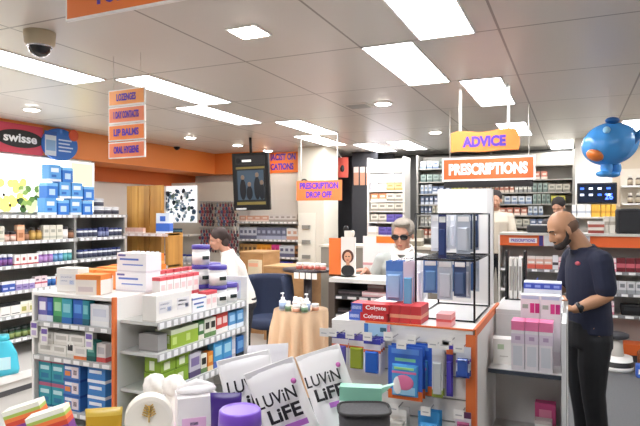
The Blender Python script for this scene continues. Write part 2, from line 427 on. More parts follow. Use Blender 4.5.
c = (PY(452, 131, 5)+PY(517, 150, 5))/2; c = Vector((PY(484, 141, 5).x, 5, PY(484, 141, 5).z))
W2, H2 = .56, .175
b = MB(); poly = [(-W2/2, -H2/2)]+[(-W2/2+W2*i/10, -H2/2-.0+.006*math.sin(i)) for i in range(1, 10)]+[(W2/2, -H2/2)]+[(W2/2+.012*math.sin(k), -H2/2+H2*k/4) for k in range(1, 4)]+[(W2/2-.02, H2/2)]+[(W2/2-W2*i/10, H2/2+.01*math.sin(i*.9)) for i in range(1, 10)]+[(-W2/2, H2/2-.01)]
b.prism(poly, -.006, .006, mat('#f78f3c', .5)); s = obj('hanging_sign', b, None, c); tag(s, 'orange wavy advice sign with purple lettering', 'sign')
letters('ADVICE', .36, .095, PURPLE, s, (-.0, -.008, -.05), bold=.055)
for x in (-.2, .2):
    b = MB(); b.box(x-.012, x+.012, -.003, .003, H2/2-.02, CEIL-c.z, OFFW); obj('rod', b, s)
pc = PY(319, 190.5, 7)
s = board('hanging_sign', 'small orange prescription drop off sign by the column', pc, .67, .27, mat('#f47a3a', .5), rods=((.27, 0), (-.27, 0)))
letters('PRESCRIPTION', .57, .09, PURPLE, s, (0, -.008, .02), bold=.05); letters('DROP OFF', .38, .09, PURPLE, s, (0, -.008, -.1), bold=.05)
# stack of four
names = ('LOZENGES', '1 DAY CONTACTS', 'LIP BALMS', 'ORAL HYGIENE'); cols = ('#f5a154', '#f08a5e', '#f58a3e', '#f0875a')
for i in range(4):
    v = 97+i*17.6; p = PY(127, v, 3.0)
    s = board('hanging_sign', f'small orange {names[i].lower()} sign, {("topmost", "second down", "third down", "lowest")[i]} of the hanging stack of four', p, .32, .112, mat(cols[i], .5), WHITE, bw=.008, ry=math.radians(-0.5))
    s['group'] = 'stack of four small signs'
    letters(names[i], .22 if i else .17, .05, PURPLE, s, (0, -.009, -.024), bold=.035)
    if i == 0:
        b = MB()
        for x in (-.12, .12): b.tube([(x, 0, .05), (x, 0, CEIL-p.z)], .002, OFFW)
        obj('wire', b, s)
    b = MB()
    for x in (-.1, .1): b.box(x-.002, x+.002, -.001, .001, -.0700, -.054, OFFW)
    if i < 3: obj('link', b, s)
p = PY(71, 18, 1.8); q = PY(192, 0, 1.8)
s = board('hanging_sign', 'large orange topicals sign with white edge, cut by the top of the view', ((p.x+q.x)/2, 1.8, p.z+.085), q.x-p.x+.05, .2, mat('#f2823c', .5), WHITE, bw=.01, rods=((-.2, 0), (.2, 0)))
letters('TOPICALS', .4, .1, '#5a3fb0', s, (.02, -.009, -.055), bold=.05)
# sign on the back wall
o = MB(); pl = PY(262, 172.5, 8.88); pr = PY(298.5, 152, 8.88)
w = pr.x-pl.x+.25; cz = (pl.z+pr.z)/2
s = board('wall_sign', 'orange pharmacist on medications sign on back wall', ((pl.x+pr.x)/2-.1, 8.885, cz), w, .37, mat('#f4802f', .5))
letters('PHARMACIST ON', .82, .12, PURPLE, s, (.0, -.008, .035), bold=.05); letters('MEDICATIONS', .7, .12, PURPLE, s, (.02, -.008, -.135), bold=.05)
# swisse sign + blue round sign on the bulkhead (faces +x)
def leftwall(u0, v0, u1, v1, x):
    a = PX(u0, v0, x); b_ = PX(u1, v1, x); return (a+b_)/2, abs(b_.y-a.y), abs(a.z-b_.z)
y0 = PX(-14, 140, -5.93).y; y1 = PX(42, 140, -5.93).y
b = MB(); b.box(-(y1-y0)/2, (y1-y0)/2, -.015, .015, -.17, .17, mat('#d4475a', .5)); s = obj('wall_sign', b, None, (-5.93, (y0+y1)/2, 2.58), PI/2); tag(s, 'crimson sign with black oval and white brand lettering', 'sign')
b = MB(); b.rings([[(.31*math.cos(2*PI*i/32)+.05, y, .105*math.sin(2*PI*i/32)) for i in range(32)] for y in (-.022, -.014)], BLACK, False); ov = obj('oval', b, s)
letters('swisse', .44, .1, '#ffffff', ov, (.05, -.024, -.045), bold=.03)
yc = PX(60, 136, -5.9).y; b = MB()
b.rings([[(.27*math.cos(2*PI*i/36), y, .20*math.sin(2*PI*i/36)) for i in range(36)] for y in (-.03, 0)], mat('#2f6fc4', .5), False)
s = obj('round_sign', b, None, (-5.92, yc, 2.57), PI/2); tag(s, 'round blue sign with supplement bottle and small orange disc', 'sign')
b = MB(); b.box(-.23, -.07, -.036, -.03, -.15, .1, mat('#dfe6ee')); b.box(-.22, -.08, -.038, -.036, -.09, .04, mat('#8fb3d8')); b.box(-.24, -.06, -.036, -.03, .1, .15, mat('#2b5ba8')); obj('bottle_picture', b, s)
b = MB(); b.rings([[(.2+.075*math.cos(2*PI*i/24), y, .14+.075*math.sin(2*PI*i/24)) for i in range(24)] for y in (-.038, -.03)], mat('#d9552f'), False); obj('disc', b, s)
b = MB()
for i, w in enumerate((.2, .17, .22, .19)): b.box(-.03, -.03+w, -.034, -.03, .05-i*.045, .068-i*.045, mat('#cfe0f5'))
obj('caption_lines', b, s)
# small red sign and posters by the doorway
p = PY(341.5, 167.5, 9.0)
b = MB(); b.box(-.12, .12, -.01, .01, -.17, .17, mat('#c04a3c', .5)); b.ell((.02, -.012, -.02), (.04, .008, .06), BLACK, 10, 8); s = obj('hanging_poster', b, None, p); tag(s, 'small red hanging poster with dark figure', 'poster')
b = MB(); b.tube([(0, 0, .17), (-.1, 0, CEIL-p.z)], .008, OFFW); obj('rod', b, s)
for i in range(3):
    p = PY(356+i*6.3, 176, 9.38)
    b = MB(); b.box(-.045, .045, -.006, .006, -.16, .16, mat('#c89478')); b.box(-.045, .045, -.008, -.004, .06, .16, mat('#e2d6cc')); o = obj('wall_poster', b, None, (p.x, 9.39-.0, p.z)); tag(o, f'narrow pink and white poster, {ORD[i]} of three on the dark wall', 'poster', 'narrow posters on the dark wall')
# hanging tv
t = thing('hanging_tv', 'black portrait screen hanging on a ceiling pole showing a figure scene', 'television', PY(251.5, 181.5, 7.0), 0); t.rotation_euler = (math.radians(3), math.radians(-1.2), math.radians(8))
b = MB(); b.bbox(-.28, .28, -.03, .03, -.41, .41, .01, mat('#08080a', .3)); obj('casing', b, t)
b = MB(); b.box(-.225, .225, -.034, -.03, -.35, .37, mat('#16181a', .3, emit=.05)); b.box(-.225, .225, -.036, -.034, .24, .37, mat('#232325', .3, emit=.1)); b.box(-.22, .22, -.036, -.034, .18, .21, mat('#6e6030', .3, emit=.2))
b.box(-.2, .2, -.036, -.034, -.26, .16, mat('#3a4a58', .3, emit=.12)); b.box(-.22, .22, -.036, -.034, -.33, -.29, mat('#6e6030', .3, emit=.2))
for x, h in ((-.12, .3), (-.02, .2), (.1, .33), (.17, .22)):
    b.ell((x, -.037, -.26+h*.5), (.05, .002, h*.5), mat('#181c22', .3), 12, 8); b.ell((x, -.037, -.24+h), (.028, .002, .035), mat('#6c5a4c', .3, emit=.2), 12, 8)
b.ell((-.18, -.037, .3), (.04, .002, .04), BLACK, 12, 8); b.box(-.12, .02, -.038, -.036, .28, .31, mat('#d0d0c8', .3, emit=.5))
obj('screen', b, t)
b = MB(); b.box(-.24, -.08, -.034, -.029, -.4, -.375, mat('#e0e0e0')); obj('brand_plate', b, t)
b = MB(); b.tube([(0, .02, .4), (0, .02, CEIL-t.location.z+.02)], .02, BLACK); obj('pole', b, t)
# queue display on the white column
p0 = PY(577, 204, 8.8); p1 = PY(617, 182.5, 8.8); w = p1.x-p0.x; h = p1.z-p0.z
t = thing('queue_display', 'black wall display board with blue digits below the balloon', 'display', ((p0.x+p1.x)/2, 8.8, (p0.z+p1.z)/2))
b = MB(); b.bbox(-w/2, w/2, -.03, .03, -h/2, h/2, .008, BLACK); obj('casing', b, t)
b = MB(); b.box(-w/2+.02, w/2-.02, -.033, -.03, -h/2+.02, h/2-.02, mat('#101828', .2, emit=.2))
for i in range(4):
    for j in range(2): b.box(-w*.42+i*w*.22, -w*.42+i*w*.22+w*.1, -.035, -.033, h*.18-j*h*.3, h*.18-j*h*.3+h*.1, mat('#c8d4e8' if (i+j) % 3 else '#3c66d8', .3, emit=.6))
sc_ = obj('screen', b, t); letters('26', w*.2, h*.3, mat('#4060ff', .3, emit=2), sc_, (w*.3, -.036, -h*.3))
b = MB(); b.box(-.04, .04, .03, .2, -.05, .05, BLACK); obj('bracket', b, t)
# blue balloon (a plump winged balloon with orange beak patch and feet)
BL = mat('#4798e0', .25, noise=.12, scale=6)
t = thing('foil_balloon', 'plump blue hanging balloon with orange patch and dangling feet', 'balloon', PY(610, 144, 5.5), YAW)
b = MB(); n = 48; rr = []
for k in range(25):
    a = PI*k/24; r = max(math.sin(a), .012)
    ring = []
    for i in range(n):
        th = 2*PI*i/n; q = 1-.035*abs(math.sin(th*6))*math.sin(a)
        ring.append((.235*r*math.cos(th)*q, .19*r*math.sin(th)*q, -.185*math.cos(a)+.02*math.cos(th)*r))
    rr.append(ring)
b.rings(rr, BL); body = obj('body', b, t)
b = MB(); b.ell((-.165, -.07, -.105), (.07, .08, .045), mat('#e07a30', .35), 16, 10, Matrix.Rotation(.5, 3, 'Y')); obj('beak', b, t)
for sx in (0, 1):
    b = MB(); b.ell((.02-.06+sx*.1, -.02+sx*.05, -.205), (.05, .05, .075), BL, 16, 10); b.ell((-.02-.06+sx*.1, -.05+sx*.05, -.262), (.065, .05, .028), BL, 16, 8); obj('leg', b, t)
b = MB(); b.ell((.15, -.135, .03), (.03, .02, .13), mat('#2367a8', .3), 12, 10, Matrix.Rotation(.7, 3, 'Y')); b.ell((.2, -.12, .09), (.025, .02, .07), mat('#6cc4ee', .3), 12, 8, Matrix.Rotation(1.0, 3, 'Y')); obj('wing', b, t)
b = MB(); b.ell((-.1, -.14, .1), (.03, .03, .03), mat('#9fd4f0', .3), 12, 8); b.ell((-.02, -.08, .19), (.06, .05, .03), mat('#1d5c9c', .3), 12, 8); obj('crest', b, t)
b = MB(); b.tube([(0, 0, .17), (0, 0, CEIL-t.location.z)], .002, OFFW, 5); obj('string', b, t)
# ================================================================== fixtures
def shelf(parent, x0, x1, y0, y1, z, th=.02, m=OFFW, rail='front', rm=RAILW, tick=('#f6f6f6', '#b9b9b9'), step=.09, rh=.035, name='shelf'):
    """a shelf board with its ticket rail along the front (y0) or along the +x side"""
    b = MB(); b.box(x0, x1, y0, y1, z-th, z, m); s = obj(name, b, parent)
    if rail:
        r = MB()
        if rail == 'front':
            r.box(x0, x1, y0-.008, y0-.0005, z-rh, z+.002, tick[1])
            x = x0+.01
            while x < x1-step*.7: r.box(x, x+step*random.uniform(.45, .7), y0-.0105, y0-.008, z-rh+.004, z-.002, tick[0]); x += step*random.uniform(.8, 1.1)
        else:
            r.box(x1+.0005, x1+.008, y0, y1, z-rh, z+.002, tick[1])
            y = y0+.01
            while y < y1-step*.7: r.box(x1+.008, x1+.0105, y, y+step*.6, z-rh+.004, z-.002, tick[0]); y += step
        obj('price_rail', r, s)
    return s
def block(name, parent, *a, m=OFFW):
    b = MB(); b.box(*a, m); return obj(name, b, parent)
# ---- wall shelving, front faces +x: local x runs along the wall away from the camera, local -y into the aisle
LV = [1.69, 1.414, 1.16, .894, .64, .39]
SHG = mat('#bdbdbb', .4)
def wall_bay(y0, y1, lab):
    L = y1-y0
    t = thing('wall_shelving', lab, 'shelving', (-6.0, (y0+y1)/2, 0), PI/2, 'grey wall shelving bays')
    block('back_panel', t, -L/2, L/2, -.03, 0, .1, 1.69, m=mat('#b8b6b0', .6))
    for sx in (-1, 1): block('side_panel', t, *sorted((sx*L/2, sx*(L/2-.015))), -.6, -.03, .1, 1.67, m=mat('#9d9c98', .5))
    for z in LV: shelf(t, -L/2+.016, L/2-.016, -.65, -.031, z, .022, SHG)
    b = MB(); b.box(-L/2, L/2, -1.15, 0, 0, .18, mat('#d2cec8', .5)); b.box(-L/2, L/2, -1.17, -1.15, .12, .19, WHITE); b.box(-L/2, L/2, -1.155, -1.15, .0, .05, DKGREY); obj('base_deck', b, t)
    return t
wall_bay(3.3, 4.95, 'grey shelving bay of mixed bottles under the yellow lightbox picture')
wall_bay(4.952, 5.76, 'grey shelving bay of white tubs next to the timber panel')
# lightbox above the top shelf
t = thing('lightbox', 'bright white backlit panel with yellow flowers and green leaves', 'lightbox', (-6.0, 4.53, 1.72), PI/2)
b = MB(); b.box(-1.25, 1.25, -.05, 0, 0, .68, WHITE); obj('casing', b, t)
b = MB(); b.box(-1.23, 1.23, -.054, -.05, .01, .66, mat('#f4f6f4', .4, emit=1.1)); b.box(.85, 1.22, -.056, -.054, .05, .65, mat('#f0e28a', .4, emit=.8))
for i in range(26):
    x = random.uniform(-.2, .25); z = random.uniform(.05, .36); b.ell((x, -.056, z), (.05, .002, .05), mat('#f0dc60', .4, emit=.7), 10, 6)
for i in range(30):
    x = random.uniform(.12, .5); z = random.uniform(.03, .40-abs(x-.32)*.5); b.ell((x, -.058, z), (.05, .002, .045), mat(random.choice(('#5f7f3a', '#88a050', '#3f5a2c', '#c8d0a0')), .4, emit=.4), 10, 6)
for x, z in ((-.02, .08), (.08, .14), (-.1, .2), (.15, .07)): b.ell((x, -.06, z), (.018, .002, .02), mat('#3a2c10', .4), 8, 6)
obj('picture', b, t)
# bottles kinds for the wall
K = {}
K['pinkjar'] = bottle('supplement_bottle', .033, .10, '#d9a08c', '#2a2224', '#e8c8b8', capf=.25, neck=.9)
K['brown'] = bottle('supplement_bottle', .035, .12, '#5a3a26', '#1e1a1a', '#a8785a', capf=.2, neck=.75)
K['peach'] = carton('supplement_carton', .085, .05, .17, '#dba27c', ((.7, .9, '#e8c4a4'),), ((.2, .8, .2, .5, '#b87850'),))
K['amber'] = bottle('supplement_bottle', .036, .14, '#a07838', '#2a2420', '#c8a458', capf=.2)
K['cream'] = carton('supplement_carton', .08, .05, .16, '#dcd8c8', ((.1, .25, '#b8b8a8'),), ((.2, .8, .5, .7, '#a8a898'),))
K['whitebig'] = tub('protein_tub', .05, .14, '#f0ece8', '#26262a', '#f4f0ec')
K['navytub'] = tub('vitamin_tub', .036, .11, '#eceef2', '#20306c', '#40465e')
K['navybot'] = bottle('vitamin_bottle', .028, .12, '#2a3470', '#28346c', '#8890b8', capf=.22, neck=.8)
K['purpbot'] = bottle('vitamin_bottle', .028, .12, '#3c3f86', '#eeeef2', '#8a5a9a', capf=.22, neck=.8)
K['redbox'] = carton('tablet_carton', .07, .05, .11, '#f0ebe6', ((.0, .12, '#c03a40'),), ((.3, .7, .4, .7, '#b04a4a'),))
K['lilac'] = bottle('vitamin_bottle', .03, .125, '#9c6ab4', '#f4f4f4', '#b890c8', capf=.25, neck=.85)
K['skyb'] = bottle('vitamin_bottle', .03, .125, '#4f8cc4', '#f4f4f4', '#78a8d4', capf=.25, neck=.85)
K['teal'] = bottle('vitamin_bottle', .03, .125, '#3f9aa4', '#f4f4f4', '#68b4b8', capf=.25, neck=.85)
K['orangetub'] = tub('vitamin_tub', .045, .09, '#e88a38', '#f2f0ec', '#f0a050')
K['bluebox'] = carton('tablet_carton', .075, .05, .10, '#3c5cb4', ((.75, 1, '#e8e8f0'),), ((.15, .85, .2, .4, '#c8d0ec'),))
K['violetbox'] = carton('tablet_carton', .07, .05, .10, '#a090c4', ((.6, 1, '#ece8f0'),), ((.15, .7, .2, .35, '#6a5a9a'),))
K['pinkbox'] = carton('tablet_carton', .075, .05, .12, '#eedce0', ((.35, .5, '#c8586c'),), ((.15, .6, .65, .8, '#7a6a80'),))
K['orangebot'] = bottle('vitamin_bottle', .03, .12, '#e07c34', '#f4f2ee', '#f0a860', capf=.22, neck=.85)
K['redbot'] = bottle('vitamin_bottle', .032, .14, '#c4483c', '#f4f2ee', '#e0806c', capf=.2, neck=.85)
K['blueb2'] = bottle('vitamin_bottle', .03, .10, '#2a7cc4', '#f0f4f8', '#2a60a8', capf=.22, neck=.85)
K['blacktop'] = carton('sachet_carton', .11, .08, .13, '#efede6', ((.78, 1, '#1c1c1e'),), ((.1, .9, .1, .16, '#3a3a3a'),))
K['yellowbox'] = carton('sachet_carton', .09, .06, .12, '#ece4cc', ((.8, 1, '#f0f0e0'),), ((.2, .8, .2, .6, '#b4b060'),))
K['darkjar'] = bottle('herb_jar', .036, .11, '#4a5438', '#1c2418', '#a87850', capf=.25, neck=.9)
K['greenjar'] = bottle('herb_jar', .036, .11, '#3c5a3c', '#16201a', '#8a9a5a', capf=.25, neck=.9)
def wrow(k, y0, y1, runs, place, inset=0): fill((-5.36-inset, y0, LV[k]+.001), (-5.36-inset, y1, LV[k]+.001), PI/2, runs, place, 'products on '+place, 'the near end')
q = lambda k, n, d: (K[k], n, d)
wrow(1, 3.55, 4.92, [q('pinkjar', 3, 'pink supplement bottle with dark cap'), q('brown', 1, 'dark brown supplement bottle'), q('cream', 2, 'cream supplement carton with grey print'), q('pinkjar', 2, 'pale pink bottle beside the peach carton'),
     q('peach', 1, 'tall peach supplement carton'), q('brown', 1, 'dark brown bottle beside the peach carton'), q('amber', 2, 'amber bottle with black cap'), q('cream', 3, 'pale grey carton right of the amber bottles'), q('whitebig', 1, 'white tub with black lid'), q('brown', 1, 'brown bottle after the white tub')], 'upper wall shelf')
wrow(2, 3.5, 4.92, [q('navybot', 4, 'navy vitamin bottle'), q('purpbot', 6, 'indigo bottle with white cap'), q('redbox', 4, 'white tablet carton with red foot'), q('lilac', 3, 'lilac bottle with white cap'), q('skyb', 2, 'sky blue bottle with white cap'), q('teal', 3, 'teal bottle with white cap')], 'second wall shelf')
wrow(3, 3.5, 4.92, [q('orangetub', 5, 'orange tub with white lid'), q('bluebox', 2, 'blue tablet carton'), q('violetbox', 3, 'violet tablet carton'), q('pinkbox', 2, 'white carton with pink band'), q('blueb2', 2, 'small blue bottle'), q('orangebot', 2, 'orange bottle with white cap'), q('skyb', 1, 'sky blue bottle beside orange ones'), q('redbot', 2, 'red bottle with white cap')], 'third wall shelf')
wrow(4, 3.5, 4.92, [q('blacktop', 6, 'white sachet carton with black top'), q('yellowbox', 3, 'cream sachet carton'), q('whitebig', 2, 'white tub with black lid')], 'fourth wall shelf')
wrow(5, 3.6, 4.92, [q('darkjar', 5, 'dark olive herb jar'), q('greenjar', 9, 'dark green herb jar')], 'lowest wall shelf')
for k, nm in ((1, 'upper'), (2, 'second'), (3, 'third')):
    r = [q('navytub', 4, 'white tub with navy lid'), q('navybot', 3, 'navy bottle'), q('navytub', 3, 'navy lidded tub beyond navy bottles')] if k == 1 else [q('navytub', 9, 'white tub with navy lid')] if k == 2 else [q('bluebox', 2, 'blue tablet carton'), q('navytub', 5, 'navy lidded tub after blue cartons')]
    fill((-5.37, 4.98, LV[k]+.001), (-5.37, 5.74, LV[k]+.001), PI/2, r, f'{nm} shelf beside timber panel', f'products on the {nm} shelf beside timber', 'the near end')
# blue cartons piled on the top shelf
bc = carton('blue_carton', .16, .12, .19, '#5aa4e6', ((.0, .14, '#e8f2fa'),), ((.15, .8, .55, .8, '#e4f0fc'), (.2, .6, .25, .4, '#2a6cc4')))
bd = carton('blue_carton', .15, .12, .17, '#2f7cd8', ((.8, 1, '#7cc0f4'),), ((.2, .75, .2, .6, '#bcdcf6'),))
be = tub('supplement_tub', .06, .10, '#f0f2f4', '#e8e8ec', '#4a4a58')
z = LV[0]
for i, (sp, y, zz, d) in enumerate((
    (bc, 4.64, z, 'pale blue carton, nearest of the lowest row'), (bd, 4.82, z, 'deep blue carton, second in the lowest row'), (bc, 5.0, z, 'pale blue carton, third in the lowest row'), (bd, 5.18, z, 'deep blue carton, far end of the lowest row'),
    (bd, 4.66, z+.192, 'deep blue carton, nearest of the middle row'), (bc, 4.84, z+.192, 'pale blue carton, second in the middle row'), (bc, 5.02, z+.192, 'pale blue carton, third in the middle row'), (bd, 5.2, z+.175, 'deep blue carton, far end of the middle row'),
    (bc, 4.7, z+.384, 'pale blue carton, nearest of the top row'), (bd, 4.88, z+.384, 'deep blue carton, far end of the top row'))):
    inst(sp, (-5.5, y, zz+.001), PI/2+random.uniform(-.05, .05), d+' on top of the wall shelving', 'blue cartons on the wall shelving')
for i, (y, zz) in enumerate(((5.36, z), (5.49, z), (5.36, z+.101), (5.62, z))):
    inst(be, (-5.45, y, zz+.001), PI/2, 'white supplement tub on top wall shelf, '+('nearest at the bottom', 'middle of the bottom row', 'stacked on another', 'beside the timber panel')[i], 'white tubs on the top shelf')
# ---- timber display panel with little shelves
t = thing('timber_display', 'honey coloured timber panel display with small shelves', 'display stand', (-5.27, 6.0, 0))
b = MB()
WD = wood_mat('#b8813a', '#d6a355', (5, 5, .6)); WD2 = wood_mat('#9a6a30', '#bf8a44', (5, 5, .6))
for i in range(6): b.box(-.3+i*.1+.003, -.3+(i+1)*.1-.003, -.02-.01*(i % 2), .03, 0, 2.08, WD if i % 3 else WD2)
obj('slatted_panel', b, t)
for z, x0 in ((1.45, -.12), (1.05, -.05)): shelf(t, x0, .6, -.27, -.03, z, .02, mat('#e0ccb8', .5), rail='front', tick=('#f4e8e4', '#e0c8c0'), step=.12)
b = MB(); b.box(.56, .6, -.27, .03, 0, 1.46, WD2); obj('side_post', b, t)
sk = carton('skincare_carton', .07, .05, .07, '#e6b8a8', ((.0, .3, '#f0dcd4'),), ())
fill((-5.38, 5.74, 1.451), (-5.0, 5.74, 1.451), 0, [(sk, 4, 'small pink skincare carton')], 'timber display upper shelf', 'pink cartons on the timber display')
bb = bottle('blue_bottle', .035, .17, '#3a5ca8', '#d8e0ec', '#2a448c', capf=.2)
fill((-5.3, 5.74, 1.051), (-4.72, 5.74, 1.051), 0, [(bb, 6, 'blue bottle with pale cap')], 'timber display lower shelf', 'blue bottles on the timber display')
lb = carton('water_carton', .2, .08, .26, '#dfe9f6', ((.1, .5, '#3f6cc8'),), ((.3, .7, .6, .85, '#3f6cc8'),))
inst(lb, (-4.82, 5.85, 1.451), .1, 'white and blue carton standing at the right of the timber display')
# ---- hair accessory wall with hanging strands
x0 = PY(163, 200, 8.2).x; x1 = PY(234, 200, 8.2).x
t = thing('accessory_stand', 'pale backlit accessory stand behind the staff member in white', 'display stand', ((x0+x1)/2, 8.2, 0))
w = x1-x0; b = MB(); b.box(-w/2, w/2, 0, .06, 0, 2.25, mat('#cfc9bd', .5)); obj('back_panel', b, t)
b = MB(); b.box(-w/2, -w/2+.75, -.02, 0, 1.55, 2.2, mat('#eef2f6', .4, emit=.3))
for i in range(90):
    xx, zz = -w/2+random.uniform(.05, .72)**1.0, random.uniform(1.58, 2.12)
    b.ell((xx, -.022-.0001*i, zz), (random.uniform(.015, .05), .003, random.uniform(.015, .05)), random.choice(('#3c5a7a', '#6f96b8', '#2d3f50', '#9fc0d8', '#c8dce8', '#7a9a90')), 9, 6)
obj('picture', b, t)
for z in (1.9, 1.45): block('hook_rail', t, .1, w/2, -.09, -.0005, z, z+.02, m=GREY)
for z, xr in ((1.35, .1), (.88, w/2)): shelf(t, -w/2, xr, -.35, -.001, z, .02, OFFW)
strc = ['#8c3a44', '#4a4a5a', '#b8a898', '#2f4a78', '#74343c', '#7a8a98', '#a84850', '#303038']
def strand(c1, c2):
    b = MB(); 
    for j in range(7): b.ell((.022*math.sin(j*2.3), .006*math.cos(j*2), -.03-j*.055), (.016+.006*(j%3), .014, .03), c1 if j % 2 else c2, 8, 6)
    b.tube([(0, 0, .022), (0, 0, -.36)], .004, c2, 5)
    return Spec('beaded_strand', 'necklace', [('beaded_strand', b.mesh())], .055, .03, .4)
ss = [strand(strc[i], strc[(i+3) % 8]) for i in range(8)]
sn = ('wine red', 'slate', 'beige', 'navy', 'maroon', 'blue grey', 'rose', 'black')
cx = (x0+x1)/2
for r, z in enumerate((1.9, 1.45)):
    for i in range(14):
        k = (i*3+r*5) % 8
        inst(ss[k], (cx+.13+i*.056, 8.2-.072, z-.0225), random.uniform(-.2, .2), f'{sn[k]} beaded strand, {ORD[i]} from the left, {("upper", "lower")[r]} row of the accessory stand', f'{("upper", "lower")[r]} row beaded strands')
cx_ = (x0+x1)/2
acc = carton('sunglasses_box', .1, .08, .1, '#2b3c4a', ((.5, .8, '#6a9ab0'),), ())
fill((x0+.1, 7.86, 1.351), (cx_+.08, 7.86, 1.351), 0, [(acc, 5, 'dark teal boxed accessory')], 'left of the accessory stand', 'boxed accessories')
acw = tub('cotton_tub', .06, .13, '#ecedf2', '#2a3a8c', '#d6dae6'); 
fill((x0+.1, 7.86, .881), (x0+1.0, 7.86, .881), 0, [(acw, 7, 'white tub with blue lid')], 'lower shelf of the accessory stand', 'tubs on the accessory stand')
# ---- shelving below the tv at the back
X0 = PY(237, 240, 8.4).x; X1 = -4.14
t = thing('back_shelving', 'pale shelving of cosmetics beneath the hanging screen', 'shelving', ((X0+X1)/2, 8.85, 0)); w = X1-X0
block('back_panel', t, -w/2, w/2, -.02, 0, 0, 1.95, m=mat('#efece6', .5))
BZ = [1.57, 1.27, .98, .72]
for z in BZ: shelf(t, -w/2, w/2, -.43, -.021, z, .02, mat('#c8c4bc', .5))
for sx in (-1, 1): block('side_panel', t, *sorted((sx*w/2, sx*(w/2+.015))), -.43, 0, 0, 1.6, m=OFFW)
block('base', t, -w/2, w/2, -.43, -.021, 0, .1, m=DKGREY)
def simple(name, w, d, h, c, c2, cat='box'): return carton(name, w, d, h, c, ((.0, .3, c2),), ((.2, .8, .5, .75, c2),), cat)
rows = (([('#d8a890', '#f0dcd0', .14, .1, 'peach carton'), ('#e4e0dc', '#b0a8a0', .1, .12, 'white carton'), ('#e8e6e2', '#888890', .09, .09, 'pale grey carton')], (3, 5, 4), 'cosmetics top shelf'),
        ([('#ccd0dc', '#6c7088', .08, .2, 'silver pack'), ('#70748c', '#b0b6cc', .09, .2, 'slate pack'), ('#f0eeec', '#dcb098', .1, .19, 'white and tan carton')], (3, 5, 3), 'cosmetics second shelf'),
        ([('#b88c54', '#5a4030', .08, .2, 'tan pack'), ('#e0962a', '#c87820', .09, .2, 'golden orange pack'), ('#d8408c', '#a82c68', .07, .2, 'magenta pack'), ('#c8ccd4', '#6a6a88', .09, .19, 'silver grey pack'), ('#a87850', '#4a3428', .08, .19, 'brown pack')], (3, 2, 1, 2, 2), 'cosmetics third shelf'),
        ([('#8a5a30', '#38241c', .08, .18, 'dark brown pack'), ('#e09a30', '#c87820', .09, .18, 'orange pack'), ('#d04088', '#a82c68', .07, .18, 'pink pack'), ('#3a48b8', '#2c3488', .08, .18, 'royal blue pack'), ('#5c3828', '#a87830', .08, .18, 'chestnut pack')], (3, 2, 1, 2, 3), 'cosmetics lowest shelf'))
for (sps, ns, place), z in zip(rows, BZ):
    fill((X0+.02, 8.44, z+.001), (X1-.01, 8.44, z+.001), 0, [(simple('cosmetic_box', a[2], .08, a[3], a[0], a[1]), n+1, a[4]) for a, n in zip(sps, ns)], place, 'packs on '+place)
# brochure pockets on the beige column
t = thing('brochure_holder', 'tall pale brochure holder on the beige column', 'holder', (-3.9, 8.29, 0))
b = MB(); b.box(-.2, .1, -.02, 0, .2, 1.72, mat('#e4e0d2', .5)); obj('backing', b, t)
for i in range(5): 
    b = MB(); b.box(-.12, .02, -.05, -.02, .5+i*.24, .56+i*.24, mat('#8a8880', .5)); obj('pocket', b, t)
b = MB(); b.tube([(-.1+.0, 8.26, 2.0)]+[(-.1+.1-.1*math.cos(a), 8.26, 2.0+.16*math.sin(a)) for a in [PI*k/10 for k in range(11)]]+[(.1, 8.26, 2.0)], .012, mat('#4a4644')); o = obj('looped_cord', b, None, (-4.0, .02, .1)); tag(o, 'dark looped cord hanging on the column above the drop off sign', 'cord'); 
# ---- dispensary shelving at the back
def dispensary(name, lab, x0, x1, y, zs, frame, ztop, fill_fn, depth=.35, z0=.22):
    t = thing(name, lab, 'shelving', ((x0+x1)/2, y, z0)); w = x1-x0
    block('back_panel', t, -w/2, w/2, -.02, 0, 0, ztop-z0, m=mat('#a8a49a', .6))
    for z in zs: block('shelf', t, -w/2, w/2, -depth, -.021, z-z0-.02, z-z0, m=frame)
    k = max(1, round(w/1.0))
    for i in range(k+1):
        xx = -w/2+w*i/k; block('upright', t, xx-.015, xx+.015, -depth-.02, -depth-.001 if 0 < i < k else -.021, 0, ztop-z0, m=frame)
DG = mat('#98948c', .5)
z1 = [1.57, 1.75, 1.91, 2.08, 2.23, 2.39, 1.36]
dispensary('dispensary_shelving', 'pale shelving of stacked medicine cartons beside the dark doorway', -3.1, -2.5, 9.2, z1, mat('#d6d2ca', .5), 2.62, None)
sA = [simple('medicine_box', .13, .1, .125, a, c) for a, c in (('#c8c2dc', '#a8a0c8'), ('#e4e2e4', '#b8b4c0'), ('#dcc890', '#b88c50'), ('#d8875a', '#e8dcd0'), ('#d8d2c4', '#8a8478'), ('#6458a8', '#4a4088'))]
nA = ('lilac', 'pale grey', 'straw yellow', 'orange', 'beige', 'violet')
for z, (k1, k2) in zip(z1, ((4, 5), (4, 4), (3, 4), (1, 2), (1, 1), (0, 0), (5, 5))):
    r = [(sA[k1], 2 if k1 != k2 else 4, f'{nA[k1]} medicine box')]+([(sA[k2], 2, f'{nA[k2]} medicine box')] if k1 != k2 else [])
    nm = {1.57: 'sixth', 1.75: 'fifth', 1.91: 'fourth', 2.08: 'third', 2.23: 'second', 2.39: 'top', 1.36: 'seventh'}[z]
    fill((-3.07, 8.86, z+.001), (-2.53, 8.86, z+.001), 0, r, f'{nm} shelf beside the doorway', f'boxes on the {nm} shelf beside the doorway')
z2 = [1.3, 1.5, 1.68, 1.86, 2.04, 2.24, 2.46]
dispensary('dispensary_shelving', 'long dark framed medicine shelving behind the pharmacy counter', -2.42, -.02, 9.75, z2, DG, 2.68, None)
